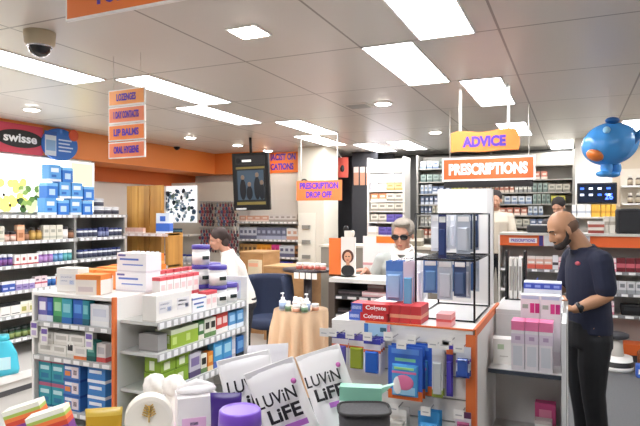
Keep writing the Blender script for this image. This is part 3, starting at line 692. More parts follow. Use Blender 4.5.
pal = (('#b8b4a4', '#7c7a70', 'stone'), ('#d8d6cc', '#8c8c88', 'off-white'), ('#8c9a90', '#50605a', 'sage'), ('#a89070', '#6c5844', 'tan'), ('#c4c8cc', '#6c7c94', 'silver'), ('#b06c58', '#d8c8b8', 'brick red'), ('#58647c', '#c0c4cc', 'slate blue'), ('#c8c050', '#8c9438', 'lime'))
sB = [[simple('medicine_box', w, .09, h, a, c) for w, h in ((.06, .14), (.09, .12), (.05, .15))] for a, c, n in pal]
for zi, z in enumerate(z2):
    seq = list(range(8)); random.shuffle(seq); seen = {}
    if z > 2.3: seq = [4, 2, 6, 1]
    runs = [(sB[k][(zi+k) % 3], 3+((zi+k) % 2), f'{pal[k][2]} medicine box') for k in seq if not (k == 7 and zi not in (3, 4))]
    fill((-2.38, 9.42, z+.001), (-.05, 9.42, z+.001), 0, runs, f'{ORD[6-zi]} shelf down behind the counter', f'boxes on the {ORD[6-zi]} dispensary shelf', gap=.016)
# small shelves on the right back wall
t = thing('corner_shelving', 'small white shelves of bottles right of the white column', 'shelving', (1.0, 9.3, 0)) 
block('back_panel', t, -.4, .6, -.02, 0, .9, 2.35, m=mat('#e6dccb', .5))
for z in (1.35, 1.6, 1.85, 2.1): shelf(t, -.4, .6, -.25, -.021, z, .02, WHITE, rail=None)
cb = bottle('brown_bottle', .035, .14, '#4a3830', '#d8d0c4', '#b8a890', capf=.2)
for z, n in ((1.35, 'lowest'), (1.6, 'third'), (1.85, 'second'), (2.1, 'top')): fill((.66, 9.06, z+.001), (1.5, 9.06, z+.001), 0, [(cb, 8, 'small brown bottle with pale cap')], f'{n} corner shelf', f'bottles on the {n} corner shelf', gap=.03)
# ---- pharmacy counter
CX0, CX1, CY = PY(500, 240, 7.4).x, 2.2, 7.4
t = thing('pharmacy_counter', 'long grey service counter with orange fascia band behind the bald man', 'counter', ((CX0+CX1)/2, CY, 0)); w = CX1-CX0
block('back_panel', t, -w/2, w/2, .26, .3, 0, 1.3, m=mat('#a3a09c', .5))
block('top', t, -w/2, w/2, -.03, .34, 1.44, 1.47, m=mat('#d8d4cc', .4))
block('fascia_band', t, -w/2, w/2, 0, .3, 1.31, 1.44, m=mat('#ea6a30', .5))
for z in (1.03, .78, .53): shelf(t, -w/2, w/2, .0, .259, z, .02, mat('#a8a6a4', .5), tick=('#f0f0f0', '#8a8a8c'), step=.13)
block('plinth', t, -w/2, w/2, .0, .259, .08, .2, m=mat('#e06a30', .5)); block('kickboard', t, -w/2, w/2, .02, .259, 0, .08, m=DKGREY)
for sx in (-1, 1): block('side_panel', t, *sorted((sx*w/2, sx*(w/2+.02))), -.0, .3, 0, 1.44, m=OFFW)
cc = (CX0+CX1)/2
a, c_ = PY(509, 241, 7.39).x-cc, PY(537, 241, 7.39).x-cc
sg = block('name_strip', t, a, c_, -.006, -.0005, 1.345, 1.405, m=WHITE); letters('PRESCRIPTIONS', (c_-a)*.85, .035, PURPLE, sg, ((a+c_)/2, -.008, 1.358))
block('purple_strip', t, PY(539, 240, 7.39).x-cc, PY(543, 240, 7.39).x-cc, -.006, -.0005, 1.312, 1.438, m='#4a3a88')
block('white_fascia', t, PY(543.5, 240, 7.39).x-cc, PY(590, 240, 7.39).x-cc, -.005, -.0005, 1.312, 1.438, m=mat('#d8d6da'))
pk1 = carton('cold_remedy_box', .09, .06, .15, '#e8b8a8', ((.0, .35, '#d8604c'), (.8, 1, '#f0e4e0')), ((.1, .9, .45, .6, '#f6f0ee'),))
pk2 = carton('cold_remedy_box', .08, .06, .15, '#f0d8dc', ((.0, .2, '#d88094'), (.6, .7, '#d88094')), ())
pk3 = carton('remedy_box', .09, .06, .16, '#6c1c24', ((.3, .6, '#c8606c'),), ())
pk4 = carton('remedy_box', .1, .06, .18, '#e8e6ec', ((.0, .25, '#d8a038'),), ((.2, .8, .5, .8, '#b8b0c8'),))
pk5 = carton('remedy_box', .08, .06, .14, '#d4d4d6', ((.0, .3, '#a0a4a8'),), ((.2, .8, .5, .8, '#7c8084'),))
pk6 = carton('remedy_box', .09, .06, .05, '#ece8ec', ((.4, .7, '#c890a8'),), ())
pk7 = carton('remedy_box', .06, .06, .17, '#e4e4e8', ((.3, .5, '#48444c'),), ())
cpl = 'counter top shelf'
fill((CX0+.05, 7.415, 1.031), (CX1-.05, 7.415, 1.031), 0, [(pk5, 2, 'pale grey remedy box'), (pk1, 4, 'salmon cold remedy box'), (pk7, 1, 'white box with dark band'), (pk2, 4, 'pale pink cold remedy box'), (pk1, 2, 'salmon box hidden near the man'), (pk2, 1, 'pink box behind the man'), (pk3, 3, 'dark red remedy box'), (pk4, 4, 'white remedy box with yellow foot'), (pk5, 6, 'grey box at the right end')], cpl, 'boxes on the '+cpl)
fill((CX0+.05, 7.415, .781), (CX1-.05, 7.415, .781), 0, [(pk5, 3, 'grey remedy box'), (pk6, 6, 'flat white and pink box'), (pk2, 3, 'pale pink box'), (pk5, 7, 'silver grey box'), (pk7, 4, 'white box with dark band')], 'counter second shelf', 'boxes on the counter second shelf')
fill((CX0+.9, 7.415, .531), (PY(634, 308, 7.52).x-.16, 7.415, .531), 0, [(pk6, 3, 'flat pink and white box'), (pk2, 2, 'pale pink box')], 'counter third shelf', 'boxes on the counter third shelf')
b = MB(); b.bbox(-.14, .14, -.09, .09, 0, .12, .01, BLACK); b.box(-.11, .11, -.092, -.088, .05, .09, '#2c2c30'); o = obj('black_case', b, None, (PY(634, 308, 7.52).x, 7.52, .531)); tag(o, 'small black case on the lower counter shelf at right edge', 'case')
# things on the counter
t = thing('label_printer', 'black label printer with white paper on the service counter', 'printer', (PY(541, 232, 7.55).x, 7.55, 1.471))
b = MB(); b.bbox(-.16, .16, -.1, .1, 0, .09, .015, '#26282e'); obj('body', b, t); b = MB(); b.box(-.12, .08, -.08, .05, .091, .1, WHITE); obj('paper', b, t)
b = MB(); b.bbox(-.22, .25, -.13, .13, 0, .29, .02, '#1a1b1f'); b.box(-.18, .2, -.134, -.13, .04, .25, '#242529'); o = obj('black_crate', b, None, (PY(634, 225, 7.58).x+.03, 7.58, 1.471)); tag(o, 'large black box standing on the counter at right edge', 'box')
bk = carton('white_folder_box', .06, .12, .2, '#e4dfd4', ((.5, .7, '#b8b0a0'),), ()); 
for i in range(4): inst(carton('leaflet_stack', .17, .13, .035, ('#8c3c34', '#d8d4cc', '#a8584a', '#e0dcd4')[i], (), ()), (PY(596, 235, 7.55).x, 7.55, 1.471+i*.0355), random.uniform(-.1, .1), f'{("dark red", "grey", "brick", "off-white")[i]} leaflet bundle, {("bottom", "second", "third", "top")[i]} of the pile behind the bald man', 'leaflet bundles')
fill((PY(598, 226, 7.6).x+.05, 7.5, 1.471), (PY(616, 226, 7.6).x, 7.5, 1.471), 0, [(bk, 3, 'white folder box')], 'counter left of the black box', 'folder boxes')
bx = shelf  # binders on a small shelf under the queue display
t = thing('binder_shelf', 'shelf below the queue display holding pale and yellow binders', 'shelf', (.3, 8.985, 1.66)); block('board', t, -.36, .36, -.3, .0, -.02, 0, m=OFFW); block('bracket', t, -.3, -.27, -.25, 0, -.12, -.02, m=GREY); block('bracket', t, .27, .3, -.25, 0, -.12, -.02, m=GREY)
bw = carton('binder', .055, .22, .17, '#e8e6e0', ((.3, .5, '#b8bcc4'),), (), 'binder'); byl = carton('binder', .055, .22, .17, '#e0ae40', ((.3, .5, '#c89030'),), (), 'binder')
fill((-.04, 8.72, 1.661), (.62, 8.72, 1.661), 0, [(bw, 4, 'white binder'), (byl, 5, 'yellow binder')], 'shelf under the queue display', 'binders under the queue display')
# stool
t = thing('low_stool', 'low stool with dark seat and black and white ringed base', 'stool', (PY(617, 345, 7.0).x, 7.0, 0))
b = MB(); b.lathe([(.155, 0), (.165, .02), (.165, .045), (.162, .05), (.162, .1), (.155, .105), (.15, .15), (.13, .155)], WHITE, 32, ms=[WHITE, WHITE, WHITE, BLACK, BLACK, WHITE, WHITE, WHITE]); obj('base', b, t)
b = MB(); b.lathe([(.07, .155), (.06, .25), (.055, .34)], mat('#d0ccc4'), 20); obj('column', b, t)
b = MB(); b.lathe([(.095, .34), (.12, .36), (.12, .39), (.08, .405)], mat('#3c3c40', .7), 28); obj('seat', b, t)
p = PY(640, 365, 6.9); b = MB(); b.bbox(-.09, .09, -.06, .06, 0, .13, .01, mat('#3c64c0', .5)); b.box(-.07, .05, -.062, -.058, .04, .09, WHITE); o = obj('blue_carton', b, None, (p.x+.04, 6.78, 0)); tag(o, 'small blue carton on the floor at right edge beside stool', 'box')
b = MB(); b.bbox(-.12, .13, -.08, .08, 0, .2, .03, mat('#9a5a3a', .6)); b.box(-.1, .1, -.09, -.079, .08, .17, WHITE); b.tube([(-.06, 0, .19), (-.03, 0, .28), (.03, 0, .28), (.06, 0, .19)], .008, '#7a4228'); o = obj('paper_bag', b, None, (p.x+.12, 7.15, 0)); tag(o, 'brown paper bag with white label behind the blue carton', 'bag')
# ================================================================== left gondola
ORE = mat('#ee7c40', .45)
t = thing('gondola', 'white gondola with orange edge post in the left aisle, loaded with medicine', 'shelving', (0, 0, 0))
LG = t
block('end_back_panel', t, -3.10, -2.455, 2.80, 2.83, .1, 1.19, m=mat('#cfcac2'))
b = MB(); b.box(-2.455, -2.434, 2.535, 3.52, .0, 1.21, WHITE); obj('side_panel', b, t)
b = MB(); b.box(-2.457, -2.434, 2.515, 2.535, 0, 1.215, ORE); obj('edge_post', b, t)
b = MB(); b.box(-3.12, -3.10, 2.52, 3.52, 0, 1.21, WHITE); obj('side_panel', b, t)
block('deck', t, -3.10, -2.457, 2.52, 3.52, 1.19, 1.21, m=WHITE)
for z in (1.03, .82, .5, .2): shelf(t, -3.099, -2.458, 2.52, 2.799, z, .02, mat('#c8cccc', .4), step=.085, rh=.028)
for z in (1.08, .9, .68, .45): shelf(t, -2.433, -2.16, 2.56, 3.5, z, .018, mat('#d6d8d4', .4), 'side', step=.062, rh=.04)
block('base', t, -3.10, -2.19, 2.56, 3.5, 0, .13, m=mat('#bdb8b2'))
b = MB(); b.box(-2.7, -2.15, 3.505, 3.53, 0, 1.25, WHITE); b.box(-2.36, -2.2, 3.502, 3.506, 1.09, 1.22, mat('#dfe6f2')); obj('end_panel', b, t)
b = MB(); 
for x, z, c in ((-2.31, 1.16, '#5a78c0'), (-2.27, 1.13, '#8496cc'), (-2.24, 1.17, '#b8a0cc')): b.ell((x, 3.5, z), (.03, .003, .04), c, 10, 6)
obj('flower_picture', b, t)
# end-bay products, front row: packs in blues and greens
hb = lambda n, w, h, c, c2, c3, nm='dental_pack', d=.05: carton(nm, w, d, h, c, ((0, .25, c2),), ((.15, .85, .45, .8, c3),))
fr = lambda sps, z, y, place, x0=-3.09, x1=-2.47, gap=.004: fill((x0, y, z), (x1, y, z), 0, sps, place, 'packs on '+place, gap=gap)
fr([(hb(0, .075, .15, '#7a70b8', '#e8e6f0', '#f4f2fa'), 1, 'violet pack with white disc'), (hb(0, .05, .15, '#2c4ca8', '#e8ecf6', '#4a70d0'), 1, 'narrow navy blue pack'), (hb(0, .08, .155, '#4aa868', '#2f7c58', '#a0d8a8'), 1, 'bright green pack'),
    (hb(0, .08, .15, '#3ca4b8', '#2c6cb8', '#8cd0d8'), 1, 'turquoise pack'), (hb(0, .08, .15, '#2a62c0', '#2450a0', '#5a98e0'), 1, 'royal blue pack'), (hb(0, .05, .15, '#2c8c9c', '#1e6070', '#7cc8cc'), 1, 'dark teal pack'), (hb(0, .15, .13, '#eceef4', '#f4f4f4', '#d8dcea', d=.1), 1, 'large white pack with figures')], 1.031, 2.53, 'top row of the aisle end bay')
wl = hb(0, .12, .07, '#efece6', '#e4e0d8', '#c8c4bc', 'tablet_box', .1); wo = hb(0, .1, .08, '#f0ece6', '#e88048', '#d8d4d0', 'tablet_box', .1)
fr([(wl, 2, 'long white tablet box'), (hb(0, .06, .1, '#f0eee8', '#e0dcd4', '#26262a', 'tablet_box'), 1, 'white box with black square'), (wo, 1, 'white box with orange foot'), (hb(0, .07, .12, '#2f8078', '#1e5c58', '#80c4b8', 'tablet_box'), 1, 'dark teal box'), (hb(0, .07, .11, '#eae4e2', '#d85a58', '#c8c4c8', 'tablet_box'), 1, 'white box with red foot')], .821, 2.53, 'middle row of the aisle end bay')
for i in range(3): inst(wl, (-3.02+i*.13, 2.59, .893), random.uniform(-.05, .05), f'long white tablet box stacked, {ORD[i]} from the left in the middle bay row', 'stacked white tablet boxes')
for i in range(3): inst(wl, (-2.86+i*.125, 2.69, .821+.0), random.uniform(-.05, .05), f'white tablet box at the back, {ORD[i]} from left, middle bay row', 'white tablet boxes at the back')
tb = carton('mouthwash_carton', .105, .09, .146, '#2f98a8', ((.0, .1, '#2a6c90'), (.86, 1, '#b05878')), ((.15, .85, .55, .72, '#bfe4e8'), (.2, .8, .2, .4, '#2478a0')))
for i in range(2):
    for j in range(2): inst(tb, (-3.03+i*.112, 2.585, .501+.1468*j), 0, f'teal carton with pink band, {("left", "right")[i]} column, {("lower", "upper")[j]} of two, aisle end bay', 'teal cartons of the aisle end bay')
cb1 = carton('vitamin_carton', .14, .09, .095, '#3f78c0', ((.86, 1, '#2a54a0'),), ((.1, .42, .2, .5, '#e88a48'), (.5, .9, .1, .8, '#e8dce0'), (.6, .8, .3, .6, '#5a3040'), (.1, .5, .6, .8, '#f0f2f8')))
cb2 = carton('vitamin_carton', .14, .09, .095, '#3a80c8', ((.0, .2, '#e8eef6'),), ((.1, .8, .6, .8, '#e8eef8'),))
for j in range(3):
    inst(cb1, (-2.80, 2.585, .501+.0955*j), 0, f'blue carton with orange picture, {("bottom", "middle", "top")[j]} of the stack beside the teal cartons', 'blue cartons beside the teal ones')
    inst(cb2, (-2.60, 2.585, .501+.0955*j), 0, f'plain blue carton, {("bottom", "middle", "top")[j]} of the stack beside the orange post', 'blue cartons beside the orange post')
inst(carton('dark_carton', .1, .08, .1, '#2a2850', ((.8, 1, '#40407c'),), ((.4, .8, .2, .7, '#8c5a68'),)), (-2.7, 2.69, .501+.23 if False else .501), 0, 'dark navy carton behind the blue cartons in the end bay')
fr([(hb(0, .16, .2, '#d4d6d8', '#a8acb0', '#8890a0', 'tablet_box', .1), 3, 'large pale carton')], .201, 2.54, 'bottom row of the aisle end bay')
# price cards hanging from the rails
for i, (x, z) in enumerate(((-2.99, .95), (-2.62, .95), (-3.08, .98))):
    b = MB(); b.box(-.03, .03, -.001, .001, -.05, .05, WHITE); b.box(-.024, .024, -.002, -.001, .01, .04, '#7860b0'); b.box(-.02, .02, -.002, -.001, -.035, -.005, '#c8b8d8'); o = obj('price_card', b, LG, (x, 2.503, z))
# deck cartons
oc = carton('orange_carton', .2, .14, .07, '#f28a2c', ((.0, .3, '#f6b060'),), ((.1, .9, .5, .8, '#f8c890'),)); owc = carton('pain_relief_carton', .17, .12, .12, '#efe6de', ((.75, 1, '#f0883a'),), ((.1, .7, .15, .4, '#d8c8c8'), (.84, 1, .0, .75, '#f09048')))
wb = carton('bandage_carton', .24, .14, .12, '#f2f1f4', ((.0, .08, '#e0dde4'),), ((.1, .75, .62, .72, '#5a78c8'), (.2, .9, .35, .42, '#7a90d4'), (.05, .3, .82, .92, '#6c68a8')))
for i, (sp, x, y, z, r, l) in enumerate((
    (owc, -2.79, 2.86, 1.211, .1, 'white carton with orange top at near left on the gondola deck'), (owc, -2.95, 3.03, 1.211, .0, 'white carton with orange top farther left on the gondola deck'), (oc, -2.72, 3.1, 1.211, .0, 'flat orange carton lowest of the gondola deck stack'),
    (oc, -2.70, 3.1, 1.282, .05, 'flat orange carton second up in the gondola deck stack'), (oc, -2.73, 3.12, 1.353, -.04, 'flat orange carton top of the gondola deck stack'), (wb, -2.56, 2.85, 1.211, .02, 'wide white carton with blue lines below the orange stack'),
    (wb, -2.56, 2.86, 1.332, -.02, 'wide white carton with blue lines on top of its twin'), (oc, -2.72, 3.35, 1.211, .1, 'flat orange carton at the rear of the gondola deck'))):
    inst(sp, (x, y, z), r, l)
wc = carton('dressing_carton', .16, .1, .15, '#f1eee9', ((.0, .05, '#d8d4cc'),), ((.15, .85, .3, .75, '#e6e4e6'), (.2, .7, .6, .66, '#8c94b8'), (.2, .5, .45, .5, '#b0b4c8'), (.6, .8, .34, .5, '#9cb0d8')))
for i, (x, y) in enumerate(((-3.0, 3.2), (-3.0, 3.36), (-2.98, 2.84), (-2.9, 2.64), (-2.7, 2.62))): inst((owc, wc)[i % 2], (x, y, 1.211), .05*i, f'{("orange topped", "plain white")[i % 2]} carton at the aisle side of the gondola deck, {ORD[i]} of five')
# side bay deck: facing +x
sd = lambda sps, z, place, y0=2.57, y1=3.49, inset=0, gap=.004: fill((-2.166-inset, y0, z), (-2.166-inset, y1, z), PI/2, sps, place, 'products on the '+place, 'the near end', gap=gap)
rw = carton('lozenge_carton', .06, .06, .115, '#f2ebe8', ((.82, 1, '#d8545c'),), ((.2, .8, .3, .6, '#f0c8c8'),))
bt = carton('plaster_carton', .14, .1, .1, '#f2f3f6', ((.8, .9, '#6a80c0'),), ((.1, .8, .5, .6, '#5068b0'), (.3, .8, .25, .35, '#4a86a8')))
yb = carton('throat_carton', .06, .05, .07, '#f0d840', ((0, .3, '#e8a830'),), ())
tubp = tub('formula_tub', .06, .135, '#eef0f0', '#4a3c9c', '#f4f4f2'); 
p_ = MB(); p_.box(-.025, .025, -.0655, -.061, .035, .06, '#1e2a26'); tubp.parts.append(('printed_mark', p_.mesh('printed_mark')))
sd([(wc, 2, 'white dressing carton'), (bt, 1, 'white plaster carton with blue lines'), (rw, 6, 'white carton with red top'), (yb, 1, 'small yellow throat carton')], 1.081, 'upper side shelf', y1=3.19)
for j in range(2):
    for i in range(6): inst(rw, (-2.33, 2.78+i*.066, 1.081+.1155*j), PI/2, f'red topped carton, {("lower", "upper")[j]} row, rear line of upper side shelf, {ORD[i]} from near end', 'rear line of red topped cartons')
for i in range(5): inst(rw, (-2.36, 2.66+i*.066, 1.2115) if False else (-2.5, 2.6+i*.08+.37, 1.211), PI/2, f'red topped carton standing on the deck edge, {ORD[i]} from the near end', 'red topped cartons on the deck edge')
for i, (x, y, z) in enumerate(((-2.23, 3.26, 1.081), (-2.23, 3.392, 1.081), (-2.37, 3.26, 1.081), (-2.37, 3.392, 1.081))): inst(tubp, (x, y, z), PI/2-.4, f'white tub with purple lid, {("front near", "front far", "back near", "back far")[i]} of the lower four on the side shelf', 'purple lidded tubs, lower')
for i, (x, y, z) in enumerate(((-2.23, 3.26, 1.2165), (-2.37, 3.26, 1.2165), (-2.37, 3.392, 1.2165))): inst(tubp, (x, y, z), PI/2-.4, f'white tub with purple lid, {("right", "left", "rear")[i]} of three stacked on other tubs', 'purple lidded tubs, upper')
inst(tubp, (-2.37, 3.26, 1.352), PI/2-.4, 'white tub with purple lid, topmost of the whole stack')
b = MB(); b.rings([[(-.06, 0, 0), (.06, 0, 0), (.06, .04, 0), (-.06, .04, 0)], [(-.01, .01, .17), (.02, .01, .17), (.02, .02, .17), (-.01, .02, .17)]], mat('#e8722c'), False); o = obj('orange_cone_pack', b, None, (-2.52, 3.42, 1.211), .3); tag(o, 'pointed orange pack beside the purple lidded tubs', 'pack')
grn = carton('herbal_tea_carton', .13, .12, .11, '#9ab83c', ((.75, 1, '#d0d8b8'),), ((.1, .4, .2, .6, '#c8dc80'),), sides=((.1, .9, .0, .7, '#a4c044'), (.1, .35, .3, .7, '#e8f0d0')))
grd = carton('herbal_tea_carton', .13, .12, .09, '#8aac34', ((.0, .1, '#6c8c28'),), ((.2, .6, .2, .7, '#e8f0d0'),), sides=((.4, .7, .2, .8, '#e8f0d8'),))
rp = hb(0, .07, .08, '#c83c3c', '#f0e0d8', '#f4f0ec', 'sweets_pack'); gp = hb(0, .06, .12, '#4c7c44', '#e8e4d8', '#e8e8e0', 'capsule_pack'); wp = hb(0, .06, .12, '#e8e6d8', '#688c54', '#2c2c24', 'capsule_pack'); rr_ = hb(0, .07, .13, '#d84840', '#f0f0ec', '#f8d8d0', 'capsule_pack'); bl = hb(0, .09, .12, '#5a98cc', '#e8f0f6', '#a8d0ec', 'capsule_pack')
inst(carton('grey_carton', .08, .14, .1, '#9c9a98', ((0, .1, '#8a8886'),), ()), (-2.26, 2.64, .901), PI/2, 'plain grey carton at the near end of the second side shelf')
sd([(grn, 2, 'lime green tea carton'), (gp, 1, 'green and white capsule pack'), (wp, 2, 'white and green capsule pack'), (rr_, 2, 'bright red capsule pack'), (bl, 3, 'sky blue capsule pack')], .901, 'second side shelf', y0=2.695)
dk = hb(0, .12, .15, '#c8c4d0', '#584a70', '#8878a8', 'snack_pouch', .04); ob = hb(0, .06, .12, '#e88c30', '#f0d8a8', '#f4c070', 'capsule_pack'); bt2 = hb(0, .11, .17, '#4aa0d8', '#5c78c8', '#a8dcf0', 'wipes_pack'); blk = hb(0, .09, .15, '#3c74b8', '#1c2630', '#78b0e0', 'shaver_pack'); wh = hb(0, .05, .17, '#e8e6ea', '#c8c4cc', '#d0d0dc', 'wipes_pack')
sd([(grd, 2, 'dark lime tea carton'), (dk, 1, 'silver and violet snack pouch'), (wp, 1, 'cream capsule pack'), (ob, 1, 'orange capsule pack'), (bt2, 2, 'bright blue wipes pack'), (wh, 1, 'narrow white wipes pack'), (blk, 2, 'blue pack with dark foot')], .681, 'third side shelf', y0=2.6)
sd([(grd, 2, 'dark lime carton'), (gp, 2, 'green and cream pack'), (ob, 2, 'small orange pack')], .451, 'fourth side shelf', y0=2.57)
for i in range(2): inst(grd, (-2.24, 2.68+i*.14, .681+.0905), PI/2, f'lime carton on another, third side shelf, {ORD[i]} from the near end', 'lime cartons stacked on the third side shelf')
for i in range(2): inst(grd, (-2.24, 2.64+i*.14, .5425), PI/2, f'lime carton stacked on another low on the gondola, {ORD[i]} from the near end', 'stacked lime cartons')
sd([(grd, 3, 'lime carton at the bottom'), (bl, 4, 'blue pack at the bottom')], .131, 'gondola base', y0=2.6, inset=.04)

# ================================================================== centre gondola
t = thing('gondola', 'white slatwall gondola with orange corner post hung with dental packs', 'shelving', (0, 0, 0))
CG = t; gx0, gx1, gy0, gy1 = -1.12, -.415, 2.66, 3.5
SL = mat('#e9e6e1', .35)
b = MB(); z = .1
while z < 1.1:
    z2 = min(z+.105, 1.12); b.box(gx0, gx1-.04, gy0, gy0+.018, z+.008, z2, SL); z = z2
b.box(gx0, gx1-.04, gy0+.012, gy0+.03, .05, 1.13, mat('#8d8a86', .5)); obj('slatwall_panel', b, t)
b = MB(); b.box(gx0, gx1, gy0-.02, gy1, 1.15, 1.17, WHITE); b.box(gx0, gx1-.041, gy0-.018, gy0+.02, 1.095, 1.149, WHITE); obj('deck', b, t)
b = MB(); b.box(gx1-.04, gx1+.004, gy0-.022, gy0+.03, 0, 1.148, ORE); b.box(gx1-.008, gx1+.006, gy0-.02, gy1, 1.14, 1.176, ORE); b.box(gx0+.18, gx1-.008, gy0-.024, gy0-.016, 1.167, 1.175, ORE); obj('edge_post', b, t)
block('side_panel', t, gx1-.02, gx1, gy0+.031, gy1, 0, 1.149, m=WHITE); block('side_panel', t, gx0, gx0+.02, gy0+.031, gy1, 0, 1.149, m=WHITE)
block('base', t, gx0, gx1-.04, gy0+.0, gy1, 0, .05, m=GREY)
def peg(x, z, L=.16, card=True):
    b = MB(); b.tube([(x, gy0+.01, z+.012), (x, gy0-L, z+.012), (x, gy0-L-.01, z+.03)], .003, CHROME, 6)
    h = obj('hook', b, CG)
    if card:
        c = MB(); c.box(x-.022, x+.022, gy0-L-.0155, gy0-L-.0135, z+.012, z+.052, WHITE); c.box(x-.014, x+.014, gy0-L-.0165, gy0-L-.0155, z+.026, z+.031, '#b8b8bc'); obj('price_card', c, h)
brp = {}
def brush(nm, c1, c2, w=.085, h=.17): return hangpack('dental_pack', w, h, '#e8e4e8', c1, ((0, 1, .86, 1, c2), (0, 1, .62, .7, '#e0703c')), d=.02)
pA, pB, pC = brush(0, '#6058b0', '#3a3c98'), brush(0, '#9aa838', '#5a4ca8'), brush(0, '#2c64c4', '#3a3cb0')
def px_at(u, v): p = PY(u, v, gy0-.05); return p.x, p.z
for sp, u, v, d, n in ((pA, 342, 334, 'violet', 2), (pB, 359, 336, 'olive green', 2), (pC, 376, 338, 'blue', 3)):
    x, z = px_at(u, v); peg(x, z)
    for k in range(n): inst(sp, (x+.002*k, gy0-.045-.036*k, z+.0085-sp.h*.03), 0, f'hanging {d} dental pack with orange band, {ORD[k]} one out along its hook', f'{d} dental packs on one hook')
big = hangpack('toothbrush_pouch', .16, .24, '#3468cc', '#58a8e4', ((0, 1, .0, .18, '#e8702c'), (.1, .9, .86, .96, '#5a90e0'), (.2, .8, .72, .78, '#7cc8a0')), d=.02)
q1 = MB(); q1.box(-.045, .045, -.0235, -.02, -.092, -.082, '#9cdc90'); q1.box(-.056, .056, -.0225, -.02, -.11, -.101, '#e87ab0'); q1.ell((-.03, -.0215, -.165), (.02, .004, .04), '#f4f0f4', 12, 8); q1.ell((0, -.021, -.15), (.045, .004, .035), '#e87ca8', 14, 8); q1.box(-.05, .05, -.0215, -.019, -.205, -.17, '#9cd0f0')
big.parts.append(('printed_panel', q1.mesh('printed_panel'))); big.parts.append(('lettering', None))
big.parts.pop()
x, z = px_at(411, 344); peg(x, z, .2)
for k in range(3): inst(big, (x+(.02 if k == 0 else 0), gy0-.05-.05*k, z+.0085-big.h*.03), 0, f'large bright blue toothbrush pouch with orange foot, {ORD[k]} out along the hook', 'large blue toothbrush pouches')
tall = hangpack('toothbrush_pack', .05, .24, '#e6e4e4', '#d8dcdc', ((0, 1, .0, .14, '#a8b850'), (0, 1, .8, 1, '#f0f0f0')), d=.02)
nar = hangpack('toothbrush_pack', .03, .24, '#4a3cb0', '#5a4cc4', ((0, 1, .8, .9, '#e0703c'),), d=.02)
sm = hangpack('floss_pack', .06, .13, '#dfe2ea', '#3c60b8', ((0, 1, .0, .2, '#2c4ca8'), (0, 1, .5, .6, '#7a5ab0')), d=.02)
for sp, u, v, d, n in ((tall, 439, 345, 'tall clear toothbrush pack with olive foot', 2), (nar, 449.5, 346, 'narrow indigo toothbrush pack', 1), (sm, 464, 349, 'small blue floss pack', 2)):
    x, z = px_at(u, v); peg(x, z)
    for k in range(n): inst(sp, (x, gy0-.045-.036*k, z+.0085-sp.h*.03), 0, f'{d} near the orange post'+(f', {ORD[k]} out along the hook' if n > 1 else ''), d+'s')
low = hangpack('floss_pack', .09, .15, '#e4e2dc', '#d0ccc4', ((0, 1, .8, 1, '#f0eeea'), (.1, .9, .1, .3, '#a09890')), d=.03); lob = hangpack('floss_pack', .1, .15, '#3a90cc', '#58a8dc', ((0, 1, .0, .3, '#e8eef4'),), d=.03); lop = hangpack('floss_pack', .07, .14, '#d8d4dc', '#c05c8c', ((0, 1, .8, 1, '#6a3c60'),), d=.02)
for sp, u, v, d, n in ((low, 400, 408, 'pale lower hanging pack', 2), (lob, 431, 411, 'light blue lower hanging pack', 2), (lop, 463, 414, 'small white and pink lower hanging pack', 1), (low, 372, 405, 'pale lower hanging pack above the dark basket', 1)):
    x, z = px_at(u, v); peg(x, z, .14)
    for k in range(n): inst(sp, (x, gy0-.045-.045*k, z+.0085-sp.h*.03), 0, d+(f', {ORD[k]} out along the hook' if n > 1 else ''), d+'s')
for u, v in ((334, 334), (396, 338), (418, 341), (453, 342)):
    x, z = px_at(u, v); peg(x, z, .16)
# talker card across the front lip
x0, z0 = px_at(363, 330); x1, z1_ = px_at(389, 316)
o = MB(); o.box(x0, x1, gy0-.032, gy0-.026, 1.1, 1.165, mat('#a8d0ec')); o.box(x0, x0+.02, gy0-.034, gy0-.03, 1.1, 1.165, mat('#3c78c8')); o.box(x1-.015, x1, gy0-.034, gy0-.03, 1.1, 1.165, mat('#f0a0b0')); o.box(x1-.05, x1-.02, gy0-.034, gy0-.03, 1.13, 1.15, mat('#3c6878')); obj('shelf_card', o, CG)
# toothpaste cartons
tp = carton('toothpaste_carton', .2, .05, .042, '#d02a2e', (), ((.0, .3, .0, 1, '#4a68c8'), (.03, .27, .3, .7, '#c0ccf0'), (.97, 1, 0, 1, '#b01c24')))
tp.parts.append(('lettering', None)); tp.parts[-1] = ('lettering', (lambda me: me)(text_mesh('Colgate', .105, .026, '#ffffff', .02)))
for v_ in tp.parts[-1][1].vertices: v_.co.x += .03; v_.co.y -= .027; v_.co.z += .009
for k in range(2): 
    for j in range(2): inst(tp, (-.935+.012*k, 2.685+.055*j, 1.171+.0425*k), 0, f'red toothpaste carton with blue end, {("lower", "upper")[k]} {("front", "rear")[j]} of the pile on the slatwall gondola', 'red toothpaste cartons')
rc = carton('red_carton', .05, .16, .085, '#c83438', ((.3, .5, '#e8a080'),), ())
for i in range(3): inst(rc, (-.80+.052*i, 2.75, 1.171), .0, f'small red carton {ORD[i]} from the left beside the toothpaste pile', 'small red cartons by the toothpaste')
rb_ = carton('pink_carton', .07, .1, .06, '#f0a8a8', ((.4, .6, '#e86060'),), ()); inst(rb_, (-.56, 2.71, 1.171), 0, 'pink carton at the foot of the wire rack')
lw = carton('white_tray', .24, .16, .035, '#efe6e8', ((0, .3, '#e0c8cc'),), ()); inst(lw, (-.97, 2.92, 1.171), 0, 'flat white tray behind the toothpaste cartons')
